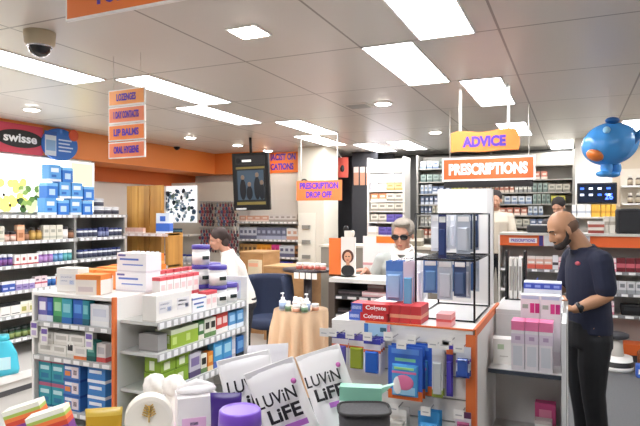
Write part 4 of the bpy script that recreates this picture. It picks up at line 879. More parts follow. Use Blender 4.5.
# wire rack
t = thing('wire_rack', 'black wire rack of hanging packets on the slatwall gondola', 'rack', (-.59, 3.08, 1.171))
rx, ry, rh = .145, .26, .53; r = .0045
BW = mat('#1c1c1e', .35, .5)
b = MB()
for zz in (.006, .3, rh):
    b = MB(); pts = [(-rx, -ry, zz), (rx, -ry, zz), (rx, ry, zz), (-rx, ry, zz), (-rx, -ry, zz)]
    for p, q_ in zip(pts, pts[1:]): b.tube([p, q_], r, BW, 6)
    obj('ring_frame', b, t)
for sx in (-1, 1):
    for sy in (-1, 1): b = MB(); b.tube([(sx*rx, sy*ry, 0), (sx*rx, sy*ry, rh)], r*1.2, BW, 6); obj('post', b, t)
b = MB()
obj_bars = [(-ry+.045, rh)]+[(-.15+.085*i, rh) for i in range(5)]+[(-.2+.095*i, .3) for i in range(5)]
for y_, z_ in obj_bars:
    b = MB(); b.tube([(rx, y_, z_), (-rx, y_, z_)], .003, BW, 5); obj('hanging_bar', b, t)
def packet(c, c2, w=.09, h=.22, patch='#f4f4f4'): return hangpack('packet', w, h, c, c2, ((.1, .9, .82, .95, patch),), d=.014)
pw, pb, pn, pg = packet('#dcdfe6', '#e8eaf0', .075, .19), packet('#5078b4', '#6c94c4', .07, .17), packet('#26346c', '#30447c', .04, .22), packet('#b4bcc8', '#c8ced8', .075, .2)
pwt = packet('#eceaea', '#f2f0f0', .06, .26); pdk = packet('#34466c', '#4a6088', .065, .18)
rack = (-.59, 3.08, 1.171)
lst = [(pn, -.02, -.215, rh, 0, 'navy slim packet at the top near corner')]
for k in range(10):
    lst.append(((pw, pg, pw, pdk)[k % 4], (-.055, .07)[k % 2]+random.uniform(-.01, .01), -.15+.085*(k//2), rh, random.uniform(-.35, .35), f'{("white", "silver", "white", "dark slate")[k % 4]} packet, {("left", "right")[k % 2]} of row {ORD[k//2]} back, upper level'))
for k in range(15):
    lst.append(((pb, pdk, pg)[(k*2+k//3) % 3], (-.085, -.01, .065)[k % 3], -.2+.095*(k//3), .3, random.uniform(-.3, .3), f'{("blue", "dark slate", "silver")[(k*2+k//3) % 3]} packet, {("left", "middle", "right")[k % 3]} of row {ORD[k//3]} back, lower level'))
for sp, x, y, z, r_, l in lst: inst(sp, (rack[0]+x, rack[1]+y, rack[2]+z-.0035-sp.h*.03), r_, l+' of wire rack', 'packets in the wire rack')
for k in range(3): inst(pwt, (rack[0]-rx-.022-.004*k, rack[1]-.12+k*.08, rack[2]+.3+.0), -.7, f'long white packet hanging outside the rack left side, {ORD[k]} from the front', 'long white packets')
cbp = hangpack('dental_pack', .085, .2, '#8cb4e8', '#a8c8f0', ((0, 1, .75, 1, '#5080d0'), (.1, .5, .1, .3, '#f0c8d8')), d=.02); cwp = hangpack('dental_pack', .05, .24, '#e8d4e4', '#6cb0dc', ((0, 1, .0, .25, '#e8c0cc'),), d=.02)
stx, sty = -.80, 2.83
t = thing('packet_stand', 'small wire stand of pale blue packs left of the black rack', 'stand', (stx, sty, 1.171))
b = MB(); b.box(-.06, .0, .07, .16, 0, .006, CHROME); b.tube([(-.02, .1, 0), (-.02, .1, .3)], .005, CHROME, 6)
obj('base', b, t)
for x in (-.03, .042): b = MB(); b.tube([(-.02, .1, .295), (x, .1, .295), (x, -.1, .295)], .003, CHROME, 6); obj('hook', b, t)
for k in range(3): inst(cbp, (stx-.03, sty-.0-.035*k, 1.171+.292-cbp.h*.03), random.uniform(-.1, .1), f'pale blue dental pack on the small stand, {ORD[k]} from the back', 'pale blue dental packs')
for k in range(3): inst(cwp, (stx+.042, sty-.0-.035*k, 1.171+.292-cwp.h*.03), random.uniform(-.1, .1), f'narrow pink and blue dental pack on the small stand, {ORD[k]} from the back', 'narrow dental packs')
# white header board behind the rack
px0 = PY(438, 190, 3.46).x; px1 = PY(491, 190, 3.46).x
b = MB(); b.box(px0, px1, 3.45, 3.475, 1.171, 1.85, WHITE); b.box(px1-.02, px1+.012, 3.44, 3.485, 1.171, 1.845, mat('#e0dedc')); o = obj('header_board', b); tag(o, 'tall plain white board rising behind the black wire rack', 'board')

# ================================================================== right unit with boxes
t = thing('display_counter', 'grey and white stepped display counter with clear side panel', 'counter', (0, 0, 0))
ux0, ux1 = -.405, -.06
PG = mat('#d4d2d0', .3)
b = MB(); b.box(ux0, ux1+.0, 3.3, 3.96, 1.145, 1.17, PG); obj('top', b, t)
block('riser_panel', t, ux0, ux1, 3.3, 3.32, .1, 1.144, m=PG)
block('shelf', t, ux0, ux1, 3.0, 3.299, .895, .915, m=mat('#dad8d6', .3)); block('shelf_edge', t, ux0, ux1, 2.99, 2.9995, .893, .913, m=mat('#3c4450'))
for z in (.56, .2): block('shelf', t, ux0, ux1, 3.0, 3.299, z-.02, z, m=mat('#cfcdca', .3))
block('base', t, ux0, ux1, 3.0, 3.96, 0, .1, m=GREY)
b = MB(); b.box(ux1+.0005, ux1+.022, 2.99, 3.3, 0, 1.17, mat('#e6e8ea', .15)); b.box(ux1+.0005, ux1+.02, 3.3, 3.96, 0, 1.144, WHITE); obj('side_panel', b, t)
block('side_panel', t, ux0-.008, ux0-.0005, 3.52, 3.96, 0, 1.17, m=WHITE)
pkb = carton('pink_topped_carton', .062, .055, .245, '#e8e4ea', ((.82, 1, '#e87ca8'), (.55, .75, '#dcd0e0')), ((.15, .85, .1, .5, '#d4d8e0'), (.3, .7, .62, .7, '#b8a0c0')))
for j in range(2):
    for i in range(3): inst(pkb, (-.262+i*.0655, 3.035+.058*j, .916), 0, f'tall pink topped carton, {ORD[i]} from the left of the {("front", "rear")[j]} row on the stepped counter', 'tall pink topped cartons')
wcx = carton('white_carton', .105, .09, .13, '#f1efe8', (), ((.2, .5, .6, .8, '#b8c8a8'), (.3, .7, .3, .35, '#d0ccc4'))); inst(wcx, (-.345, 3.14, .916), .15, 'squat white carton alone left of the pink topped cartons')
pkp = carton('deodorant_carton', .095, .06, .36, '#f2eef0', ((.0, .2, '#e8e0e4'),), ((.5, .72, .74, .88, '#d8408c'), (.76, .98, .74, .88, '#c83080'), (.1, .4, .8, .86, '#a8b8a8'), (.05, .95, .94, .985, '#c8d0e8')))
for i in range(2): inst(pkp, (-.215+i*.099, 3.2, .916), 0, f'tall white carton printed with magenta blocks, {("left", "right")[i]} one, behind the pink tops', 'white and magenta cartons')
bh = carton('blue_topped_carton', .2, .1, .14, '#dfe2ee', ((.72, .95, '#3c50b8'),), tuple((.05+.25*i, .2+.25*i, .78, .88, '#8c9ce0') for i in range(4))); inst(bh, (-.17, 3.52, 1.171), 0, 'wide white carton with blue band on the grey counter top')
# papers, folders
b = MB(); b.box(-.15, .15, -.1, .1, 0, .008, mat('#c8906c')); b.box(-.14, .13, -.09, .09, .008, .012, WHITE); o = obj('clipboard', b, None, (-.2, 3.84, 1.171), .1); tag(o, 'clipboard with white sheet under the bald man hands', 'clipboard')
p = PZ(509, 298, 1.171)
t = thing('folder_rack', 'black slanted rack of white folders on the grey counter top', 'rack', (-.335, 3.74, 1.171), 0)
for sx in (-1, 1):
    b = MB(); b.prism([(sx*.055-.006, 0), (sx*.055+.006, 0), (sx*.053+.006, .3), (sx*.053-.006, .3)], -.06, .06, BLACK); obj('side', b, t)
b = MB(); b.box(-.06, .06, -.06, .06, 0, .006, BLACK); b.box(-.05, .05, .05, .06, 0, .2, BLACK); obj('base', b, t)
for i in range(3):
    b = MB(); b.box(-.011, .011, -.055, .045, 0, .25, mat(('#e6e2da', '#d8d4cc', '#eceae4')[i])); b.box(-.007, .007, -.0565, -.055, .05, .2, '#9a948c'); o = obj('folder', b, None, (-.335-.028+.028*i, 3.74, 1.178)); tag(o, f'white upright folder, {ORD[i]} from the left in the black rack', 'folder', 'folders in the black rack')
# low bay items
inst(carton('pink_carton', .1, .06, .16, '#c84c80', ((.0, .3, '#a83c78'),), ((.2, .8, .5, .8, '#e890b0'),)), (-.14, 3.18, .561), 0, 'deep pink carton in the lower bay of the stepped counter')
wlb = carton('white_black_carton', .08, .06, .1, '#ece9e4', ((.85, 1, '#d8ccc8'),), ((.1, .35, .2, .6, '#1e1e22'), (.5, .8, .3, .5, '#26262c'))); inst(wlb, (-.145, 3.08, .561), 0, 'white carton with black marks in the lower bay')
inst(carton('blue_white_carton', .06, .05, .06, '#4c78d0', ((.6, 1, '#e8ecf4'),), ()), (-.12, 3.022, .561), 0, 'small blue and white carton at front of the lower bay')
# ================================================================== middle of the shop
# tan counters
TAN = wood_mat('#a5794c', '#b98c5c', (3, 3, 8))
def tan(name, lab, u0, u1, y, z, d=.5):
    x0, x1 = PY(u0, 280, y).x, PY(u1, 280, y).x
    t = thing(name, lab, 'cabinet', ((x0+x1)/2, y, 0)); w = x1-x0
    block('body', t, -w/2, w/2, 0, d, 0, z-.02, m=TAN); block('top', t, -w/2-.01, w/2+.01, -.01, d, z-.02, z, m=mat('#c09a6c')); return t
tan('tan_cabinet', 'tall tan cabinet behind the staff member in white', 240, 263, 7.0, 1.16)
tan('tan_cabinet', 'low tan cabinet before the cosmetics shelving', 264, 306, 6.7, 1.0)
for i, (u, z) in enumerate(((256, .98), (253, .72))):
    p = PY(u, 290, 6.95); b = MB(); b.box(-.1, .07, -.05, .051, -.13, .07, mat('#d9c9a8')); b.box(-.09, .06, -.052, -.05, -.02, .03, '#e8a888'); o = obj('notice_box', b, None, (p.x, 6.948, z)); tag(o, f'pale cream notice box fixed on the tall tan cabinet, {("upper", "lower")[i]} one', 'box')
# navy chair
t = thing('tub_chair', 'navy blue tub chair half hidden behind the draped table', 'chair', (PY(269, 330, 5.9).x, 5.9, 0))
NV = mat('#2c3650', .8)
b = MB(); rr = []
for k in range(9):
    z = .42+.55*k/8; R = .27+.03*math.sin(k/8*PI)
    rr.append([(R*math.cos(a), R*math.sin(a), z) for a in [PI*1.1-PI*1.2*i/14+.0 for i in range(15)]]+[((R-.07)*math.cos(a), (R-.07)*math.sin(a), z-.0) for a in [-PI*.1+PI*1.2*i/14 for i in range(15)]])
b.rings(rr, NV); obj('backrest', b, t)
b = MB(); b.lathe([(.2, .36), (.25, .38), (.25, .46), (.2, .49)], NV, 24); obj('seat', b, t)
b = MB(); b.tube([(0, 0, .05), (0, 0, .37)], .03, BLACK); b.lathe([(.22, 0), (.22, .03), (.05, .06)], BLACK, 24); obj('pedestal', b, t)
# dark oval counter with price cards
c = PY(306, 275, 6.0)
t = thing('oval_table', 'dark oval table with hanging white price cards', 'table', (c.x, 6.05, 0))
DK = mat('#3a3236', .4)
b = MB(); b.lathe([(.0, 1.03), (.28, 1.03), (.29, 1.045), (.28, 1.06), (0, 1.06)], DK, 36, sx=1.05); obj('tabletop', b, t)
b = MB(); b.lathe([(.05, 0), (.05, 1.03)], DK, 16); b.lathe([(.2, 0), (.2, .03), (.05, .06)], DK, 24); obj('pedestal', b, t)
for i in range(4):
    b = MB(); x = .0+i*.075; b.box(x-.03, x+.03, -.305, -.302, .97, 1.04, WHITE); obj('price_card', b, t)
cj = tub('cream_jar', .035, .08, '#e8d8cc', '#f4f2ee', '#c8685a')
for i in range(5): inst(cj, (c.x-.02+i*.075, 5.86+.03*(i % 2), 1.061), 0, f'white lidded cream jar with red label, {ORD[i]} from the left on the oval table', 'cream jars on the oval table')
for i in range(3): inst(carton('soap_carton', .08, .06, .05, '#f0ece6', ((0, .4, '#d89080'),), ()), (c.x+.0+i*.09, 6.02, 1.061), 0, f'white and salmon soap carton, {ORD[i]} from the left behind the cream jars', 'soap cartons')
# table with cloth
tc = PY(301, 310, 4.95); TX, TY, TZ = tc.x, 4.95, PY(301, 309, 4.95).z
t = thing('round_table', 'small round table hidden under the peach cloth', 'table', (TX, TY, 0))
b = MB(); b.lathe([(.0, TZ-.03), (.222, TZ-.03), (.222, TZ-.004), (0, TZ-.004)], WD, 32); obj('tabletop', b, t)
b = MB(); b.tube([(0, 0, 0), (0, 0, TZ-.03)], .03, BLACK); b.lathe([(.2, 0), (.2, .02), (.04, .04)], BLACK, 20); obj('pedestal', b, t)
b = MB(); n = 96; rr = []
for k in range(14):
    f = k/13; z = TZ-f*(TZ-.03)
    rr.append([((.262+.045*f+(.026+.035*f)*(math.sin(2*PI*i/n*13+.3*math.sin(5*2*PI*i/n)))*min(1, f*4))*math.cos(2*PI*i/n), (.262+.045*f+(.026+.035*f)*math.sin(2*PI*i/n*13+.3*math.sin(5*2*PI*i/n))*min(1, f*4))*math.sin(2*PI*i/n), z) for i in range(n)])
CL = mat('#ecc8a2', .85)
b.rings(rr[::-1], CL, caps=False); b.rings([rr[0], [(x*.02, y*.02, TZ+.001) for x, y, z in rr[0]]], CL)
o = obj('tablecloth', b, None, (TX, TY, 0)); tag(o, 'pleated peach tablecloth falling to the floor', 'tablecloth')
pb1 = pump_bottle('pump_bottle', .035, .17, '#e6e8ee', '#f4f4f4', '#9cb0d0'); wj = bottle('lotion_bottle', .03, .13, '#f0ece8', '#e8e4dc', '#b0a89c', capf=.2); gj = bottle('lotion_bottle', .03, .10, '#e4e4d8', '#f2f0ea', '#6c8c6c', capf=.25); cjar = tub('cream_jar', .035, .07, '#f0e6dc', '#f6f2ec', '#d89c7c')
for sp, x, y, l in ((pb1, -.12, -.15, 'white pump bottle at the left of the peach table'), (gj, -.04, -.19, 'small green labelled lotion bottle on the peach table'), (wj, -.01, -.10, 'white lotion bottle behind the green labelled one'), (wj, .05, -.12, 'white lotion bottle at the middle of the peach table'), (cjar, .05, -.2, 'small cream jar with tan label on the peach table'), (pb1, .12, -.12, 'white pump bottle at the right of the peach table'), (cjar, .18, -.06, 'cream jar at the right edge of the peach table'), (gj, .13, -.19, 'green labelled lotion bottle at the right front of the peach table')):
    inst(sp, (TX+x, TY+y, TZ+.002), 0, l)
inst(carton('tissue_carton', .1, .08, .09, '#ece8e2', ((0, .3, '#c8b8b0'),), ()), (TX-.0, TY+.02, TZ+.002), 0, 'white tissue carton behind the bottles on the peach table')
# make-up fixture in the middle
fy = 3.98; fx0, fx1, fz = PY(329, 280, fy).x, PY(408, 280, fy).x, PY(350, 279, fy).z
t = thing('cosmetics_fixture', 'dark cosmetics fixture with white top before the person in sunglasses', 'shelving', ((fx0+fx1)/2, fy, 0)); w = fx1-fx0
block('top', t, -w/2, w/2, 0, .35, fz-.03, fz, m=mat('#e6e2da', .4))
for sx in (-1, 1): block('upright', t, *sorted((sx*w/2, sx*(w/2-.05))), -.01, .35, 0, fz-.031, m=mat('#5a4c42', .6))
block('back_panel', t, -w/2+.05, w/2-.05, .33, .35, 0, fz-.031, m=mat('#2c2a2c'))
FZ = (fz-.13, fz-.27, .72, .45)
for z in FZ: shelf(t, -w/2+.051, w/2-.051, .0, .329, z, .02, mat('#4c4644'), tick=('#d8d4d0', '#3a3838'), step=.1, rh=.025)
m1 = carton('palette_box', .09, .07, .04, '#2a2628', ((.4, .7, '#5a4c50'),), ()); m2 = carton('palette_box', .13, .08, .035, '#d8a8a8', ((.4, .8, '#ecdcd8'),), ()); m3 = bottle('nail_polish', .022, .08, '#2a2a2e', '#e8e4e0', None, capf=.45, neck=.5, capr=.5); m4 = bottle('foundation_bottle', .025, .10, '#e8e2dc', '#1c1c1e', '#c8b8a8', capf=.35, neck=.7)
mx0, mx1 = fx0+.06, fx1-.08
fill((mx0, fy+.02, FZ[0]+.001), (mx1, fy+.02, FZ[0]+.001), 0, [(m1, 2, 'black palette box'), (m2, 2, 'pink palette box'), (m4, 4, 'white foundation bottle with black cap')], 'upper cosmetics fixture shelf', 'make-up on the upper fixture shelf')
for i in range(2): inst(m2, (mx0+.26, fy+.2, FZ[0]+.001+.036*i), 0, f'pink palette box stacked on the upper fixture shelf, {ORD[i]} up', 'stacked pink palette boxes')
fill((mx0, fy+.02, FZ[1]+.001), (mx1, fy+.02, FZ[1]+.001), 0, [(m1, 1, 'black palette box'), (m4, 3, 'foundation bottle with black cap'), (m3, 12, 'dark nail polish with white cap')], 'second cosmetics fixture shelf', 'make-up on the second fixture shelf')
fill((mx0, fy+.02, FZ[2]+.001), (mx1, fy+.02, FZ[2]+.001), 0, [(m2, 2, 'pink palette box'), (m4, 9, 'foundation bottle with black cap')], 'third cosmetics fixture shelf', 'make-up on the third fixture shelf')
# display cards on its top
def stand_card(name, lab, u0, u1, v0, v1, y, zb, face, t_=.02, cat='display card'):
    p, q_ = PY(u0, v0, y), PY(u1, v1, y); w = q_.x-p.x; h = p.z-zb
    b = MB(); b.box(-w/2, w/2, 0, t_, 0, h, face); b.box(-w/2, w/2, 0, .12, 0, .012, face); o = obj(name, b, None, ((p.x+q_.x)/2, y, zb)); tag(o, lab, cat); return o, w, h
o, w_, h_ = stand_card('orange_display_card', 'orange display card standing left of the portrait card', 329, 342, 238, 278, 4.12, fz+.001, mat('#ee7a34'))
o, w_, h_ = stand_card('portrait_card', 'display card with portrait of a dark haired woman', 341, 355, 237, 279, 4.08, fz+.001, mat('#ece4dc'))
b = MB(); b.ell((.0, -.002, h_*.52), (w_*.42, .003, h_*.17), mat('#5a3020'), 18, 10); b.ell((.0, -.005, h_*.5), (w_*.27, .003, h_*.13), mat('#d8a080'), 18, 10); b.box(-w_*.12, w_*.12, -.004, 0, h_*.27, h_*.42, mat('#d09878')); b.ell((0, -.003, h_*.16), (w_*.48, .003, h_*.15), mat('#1c1a1c'), 18, 10)
for sx in (-1, 1): b.ell((sx*w_*.1, -.0085, h_*.52), (.008, .001, .004), mat('#1c1410'), 8, 6)
b.ell((0, -.0085, h_*.43), (.012, .001, .004), mat('#a83c3c'), 8, 6); obj('portrait', b, o)
b = MB(); b.box(-.03, .03, 0, .02, h_, h_+.05, mat('#e8e0d4')); b.ell((-.02, .01, h_+.06), (.025, .01, .03), BLACK, 10, 8); b.ell((.03, .01, h_+.02), (.02, .01, .035), mat('#e8dccc'), 10, 8, Matrix.Rotation(.4, 3, 'Y')); obj('figure_topper', b, o)
o, w_, h_ = stand_card('white_display_panel', 'tall white display panel with orange top corner behind the person in sunglasses', 363, 397, 236, 280, 5.35, .001, mat('#ece6e2'))
k_ = lambda f: h_-.41*(1-f)
b = MB(); b.box(-w_*.1, w_/2, -.003, -.0005, k_(.84), h_, ORANGE); b.box(-w_/2, w_*.1, -.003, -.0005, k_(.3), k_(.36), '#d8a0a0'); b.box(-w_/2, 0, -.003, -.0005, k_(.1), k_(.14), '#c8b8b8'); b.box(w_*.06, w_*.16, -.003, -.0005, k_(.36), k_(.6), '#3a3436'); b.box(w_*.1, w_*.2, -.004, -.003, k_(.42), k_(.54), '#ece6e2'); obj('printed_panel', b, o)
# counter behind with cartons (till area)
t = thing('till_counter', 'beige till counter behind the white display panel', 'counter', (-2.45, 6.6, 0)); block('body', t, -.5, .9, 0, .5, 0, 1.28, m=mat('#8c8478')); block('top', t, -.52, .92, -.02, .52, 1.28, 1.31, m=mat('#c8c0b0'))
for i, (u, w_, h_, c, l) in enumerate(((374, .16, .12, '#dfc49a', 'tan cardboard carton on the till counter'), (384, .1, .1, '#d8b078', 'second tan carton on the till counter'), (391.5, .07, .07, '#8cacdc', 'pale blue carton on the till counter'), (404, .12, .18, '#dc8c5c', 'orange carton on the till counter'), (416, .14, .2, '#8c8470', 'grey carton at the right of the till counter'))):
    p = PY(u, 240, 6.75); inst(carton('till_carton', w_, .14, h_, c, ((.3, .5, '#f0e8dc'),), ()), (p.x, 6.78+.0*i, 1.311), 0, l)
inst(carton('till_carton', .1, .1, .11, '#f0ece4', ((.1, .4, '#d0c8bc'),), ()), (PY(372, 240, 6.72).x, 6.77, 1.432), 0, 'small white carton on top of the tan cardboard carton')

# ================================================================== foreground table
FT = .955
t = thing('promotion_table', 'white promotion table under the white pouches', 'table', (-.95, 1.55, 0), YAW)
block('tabletop', t, -1.0, .75, -.52, .19, FT-.03, FT, m=WHITE)
for sx in (-.95, .7):
    for sy in (-.46, .08): block('leg', t, sx-.02, sx+.02, sy-.02, sy+.02, 0, FT-.031, m=CHROME)
PU = mat('#3c1e78', .35)
PW = mat('#f0eeee', .3)
def bag(u, vtop, dist, w, lab, lean=0, rz=0, toff=.098, grp='white pouches with black lettering', letter=True):
    d = ray(u, vtop); s = dist/568.0; p = Vector((0, 0, EYE))+d*s
    h = p.z-FT-.004
    sp = pouch('snack_pouch', w, h, .1, PW, wraps=[PU]*2+[PW]*8)
    lz = abs(math.sin(lean))*w/2; c_, s_ = math.cos(YAW+rz), math.sin(YAW+rz); sh = -h*math.sin(lean)
    o = inst(sp, (p.x+c_*sh, p.y+s_*sh, FT+.003+lz*.9), YAW+rz, lab, grp); o.rotation_euler = (0, lean, YAW+rz)
    yq = -.052
    tA = letters('LUViN', w*.74, w*.23, mat('#1c1a1e'), o, (0, -.038, h-toff), bold=.01); tA.rotation_euler = (-.07, 0, 0)
    tB = letters('LiFE', w*.62, w*.25, mat('#1c1a1e'), o, (.01, -.046, h-toff-w*.3), bold=.03); tB.rotation_euler = (-.05, 0, 0)
    b = MB(); b.box(.0, w*.42, -.057, -.0545, h-toff-w*.46, h-toff-w*.36, mat('#b068c0')); obj('violet_bar', b, o); b = MB(); b.ell((w*.39, -.030, h-toff+w*.28), (.008, .004, .008), '#c868b0', 10, 6); obj('heart_mark', b, o)
    b = MB(); b.box(-w*.47, w*.47, -.004, .004, h*.955, h*1.002, mat('#e4e2e2', .3)); obj('top_seal', b, o)
    return o
bag(243, 358, 1.73, .165, 'white lettered pouch with purple foot, behind the purple jar', lean=-.2, rz=.1)
bag(268, 366, 1.56, .15, 'white lettered pouch leaning left, the middle of the three', lean=-.38, rz=-.1)
bag(317, 352, 1.8, .153, 'white lettered pouch at the right of the three', lean=-.35, rz=-.25)
def at(u, v, dist): return Vector((0, 0, EYE))+ray(u, v)*(dist/568.0)
# plain white pouch behind
p = at(268, 344, 1.9); sp = pouch('snack_pouch', .14, p.z-FT-.004, .05, mat('#e2e0e4', .3)); o = inst(sp, (p.x, p.y, FT+.003), YAW+.3, 'plain silvery white pouch behind the lettered pouches'); o.rotation_euler = (0, 0, YAW+.3)
p = at(226, 392, 1.62); sp = pouch('violet_pouch', .09, p.z-FT-.004, .06, PU); inst(sp, (p.x, p.y, FT+.002), YAW, 'dark violet pouch left of the purple jar')
# purple jar
p = at(240, 409, 1.36); hj = p.z-FT
t = thing('purple_jar', 'purple jar with lilac screw lid among the pouches', 'jar', (p.x, p.y, FT+.001))
b = MB(); b.lathe([(.045, 0), (.05, .01), (.05, hj-.05), (.045, hj-.04)], mat('#4a2490', .25), 28); obj('body', b, t)
b = MB(); b.lathe([(.05, hj-.042), (.052, hj-.038), (.05, hj-.004), (.046, hj), (.04, hj-.003)], mat('#7a4cc4', .3), 36); obj('lid', b, t)
# round white tub with gold tree emblem
p = at(149, 394, 1.62); R = .066
t = thing('gift_tin', 'large round white tin on edge with gold tree emblem', 'tin', (p.x, p.y, p.z-R), YAW+.29)
b = MB(); n = 40; pr = [(-.045, R*.93), (-.05, R*.85), (-.04, R), (.04, R), (.045, R*.95)]
rr = [[(q_*math.cos(2*PI*i/n), y, q_*math.sin(2*PI*i/n)) for i in range(n)] for y, q_ in ((-.021, R*.2), (-.023, R*.8), (-.021, R*.96), (-.014, R), (.02, R), (.025, R*.95))]
b.rings(rr, mat('#efe9dc', .35), False); obj('body', b, t)
b = MB(); GD = mat('#c8a24a', .35, .3); b.tube([(0, -.025, -.006), (0, -.025, .04)], .0022, GD, 6)
for k in range(5):
    for sx in (-1, 1): b.tube([(0, -.025, .008+k*.007), (sx*(.019-.002*k), -.025, .018+k*.0065)], .0016, GD, 5)
obj('tree_emblem', b, t)
b = MB(); b.box(-.04, .04, -.02, .02, FT-(p.z-R)+.001, -R+.006, mat('#e6e2da')); obj('stand', b, t)
# two white plush pompoms / cotton bundles
CT = mat('#f3f0ea', .9, noise=.04, scale=60)
for i, (u, v, dd, r_) in enumerate(((155, 374, 1.86, .038), (174, 375, 1.8, .036))):
    p = at(u, v, dd); zc = p.z-r_
    t = thing('cotton_bundle', f'soft white cotton bundle behind the round tin, {("left", "right")[i]} one', 'cotton bundle', (p.x, p.y, FT+.001), YAW)
    b = MB(); n = 26; rr = []
    for k in range(15):
        a = PI*k/14; rr.append([((r_*max(math.sin(a), .02))*(1+.12*math.sin(5*th+k*.9)+.05*math.sin(9*th-k))*math.cos(th), (r_*max(math.sin(a), .02))*(1+.12*math.sin(5*th+k*.9)+.05*math.sin(9*th-k))*math.sin(th), zc-FT-r_*math.cos(a)) for th in [2*PI*j/n for j in range(n)]])
    b.rings(rr, CT); obj('top', b, t)
    b = MB(); b.rings([[(s_*math.cos(2*PI*j/20)*(1+.05*math.sin(2*PI*j/20*5)), s_*math.sin(2*PI*j/20), z) for j in range(20)] for z, s_ in ((0, r_*1.3), (.1, r_*1.25), (zc-FT-r_*.9, r_*.75), (zc-FT, r_*.7))], CT); obj('wrapper', b, t)
# white and pink pack
p = at(196, 393, 1.7); h = p.z-FT
sp = carton('tissue_pack', .115, .09, h, '#f1ecec', ((.0, .55, '#eecfe6'),), ((.1, .7, .58, .72, '#e8b8dc'), (.3, .5, .62, .66, '#6a5a78')))
inst(sp, (p.x, p.y, FT+.001), YAW+.35, 'white and pale pink tissue pack beside the round tin')
b = MB(); b.tube([(-.05, 0, 0), (0, 0, .02), (.05, 0, .0)], .012, mat('#f4f0ee', .8)); b.ell((0, 0, .0), (.06, .03, .016), mat('#f2eeee', .8)); o = obj('loose_tissue', b, None, (p.x-.0, p.y, FT+h+.012), YAW+.35); tag(o, 'folded white tissue lying on the pink tissue pack', 'tissue')
# rainbow striped boxes
p_r = at(47, 412, 1.75)
for i, (u, v, dd) in enumerate(((38, 408, 1.75), (64, 414, 1.66))):
    p = at(u, v, dd); h = p.z-FT
    b = MB(); w_, d_ = .055, .025
    b.box(-w_, w_, -d_, d_, 0, h-.062, mat('#7a3a90')); 
    for k, c in enumerate(('#7a3a90', '#d84830', '#f08040', '#b0c860', '#eef0e0')):
        zz = (0, .012, .026, .038, .048, .062); b.box(-w_, w_, -d_, d_, h-.062+zz[k]+.0002, h-.062+zz[k+1], mat(c))
    o = obj('striped_carton', b, None, (p.x, p.y, FT+.001), YAW+.3); o.rotation_euler = (0, -.3, YAW+.1); o.location.z += .018; tag(o, f'rainbow striped carton at the near left corner, {("left", "right")[i]} of two', 'box', None)
# gold snack bag
p = at(104, 408, 1.6); h = p.z-FT
sp = pouch('gold_snack_bag', .1, h, .06, mat('#c49a28', .3), wraps=[mat('#c49a28', .3)]*8+[mat('#d8b850', .3)]*2)
o = inst(sp, (p.x, p.y, FT+.001), YAW+.2, 'gold and white snack bag right of the striped cartons')
b = MB(); b.ell((0, -.028, h*.55), (.022, .006, .03), mat('#4a5a28'), 12, 8); obj('printed_leaf', b, o)
p = at(83, 395+10, 1.85); 
# dark textured basket, mint pouch, peach pouch
p = at(364, 409, 1.54); h = p.z-FT
t = thing('woven_basket', 'dark grey woven basket at the lower edge beside the mint pouch', 'basket', (p.x, p.y, FT+.001), YAW)
b = MB(); n = 32; rr = []
for k in range(8):
    f = k/7; rr.append([((.062+.006*f+.0015*((i+k) % 2))*math.copysign(abs(math.cos(2*PI*i/n))**.5, math.cos(2*PI*i/n)), (.05+.0015*((i+k) % 2))*math.copysign(abs(math.sin(2*PI*i/n))**.5, math.sin(2*PI*i/n)), h*f) for i in range(n)])
b.rings(rr, mat('#4c4a4c', .8, noise=.3, scale=120)); obj('body', b, t)
b = MB(); pts = [(.07*math.copysign(abs(math.cos(a))**.5, math.cos(a)), .054*math.copysign(abs(math.sin(a))**.5, math.sin(a)), h) for a in [2*PI*i/24 for i in range(25)]]; b.tube(pts, .004, mat('#3a3838', .8)); obj('rim', b, t)
p2 = at(359, 389, 1.61); b = MB()
b.box(-.065, .055, -.02, .02, 0, p2.z-FT-h*.0, mat('#8cc8b0', .4)); b.box(-.065, .055, -.0215, -.02, (p2.z-FT)*.8, (p2.z-FT)*.84, mat('#e8f4ee')); b.prism([(.045, p2.z-FT-.004), (.09, p2.z-FT+.01), (.054, p2.z-FT-.02)], -.01, .01, mat('#a8dcc8')); o = obj('mint_pouch', b, None, (p2.x, p2.y+.03, FT+.001), YAW-.15); tag(o, 'mint green flat pack rising behind the dark basket', 'pack')
p3 = at(337, 370, 1.91); sp = pouch('peach_pouch', .09, p3.z-FT, .06, mat('#efc8b8', .4)); o = inst(sp, (p3.x, p3.y, FT+.001), YAW-.3, 'pale peach pouch between the right lettered pouch and mint pack')
o.rotation_euler = (0, -.12, YAW-.3)
# teal shopping bag at the left edge (stands on the wall base deck)
p = PX(6, 334, -4.45); 
t = thing('gift_bag', 'turquoise bottle shaped pack standing on the base deck at left edge', 'pack', (-4.9, PX(3, 334, -4.9).y, .192), PI/2-.6)
hh = PX(6, 334, -4.9).z-.192
b = MB(); b.rings([[(w_*math.cos(2*PI*i/20), .05*math.sin(2*PI*i/20), z) for i in range(20)] for w_, z in ((.13, 0), (.14, .04), (.12, hh*.5), (.07, hh*.8), (.05, hh*.86))], mat('#4cc4dc', .3)); obj('body', b, t)
b = MB(); b.lathe([(.052, hh*.86), (.055, hh*.88), (.05, hh)], mat('#3cb8c8', .3), 20); obj('cap', b, t)
b = MB(); b.box(-.04, .06, -.056, -.045, hh*.15, hh*.45, mat('#c8ecf4')); obj('label_patch', b, t)
# ================================================================== people
SK1, SK2, SK3 = mat('#b08262', .55), mat('#c08c74', .55), mat('#b98a70', .55)
NAVY = mat('#151b33', .8, noise=.15, scale=30)
def person(lab, loc, rz): return thing('person', lab, 'person', loc, rz)
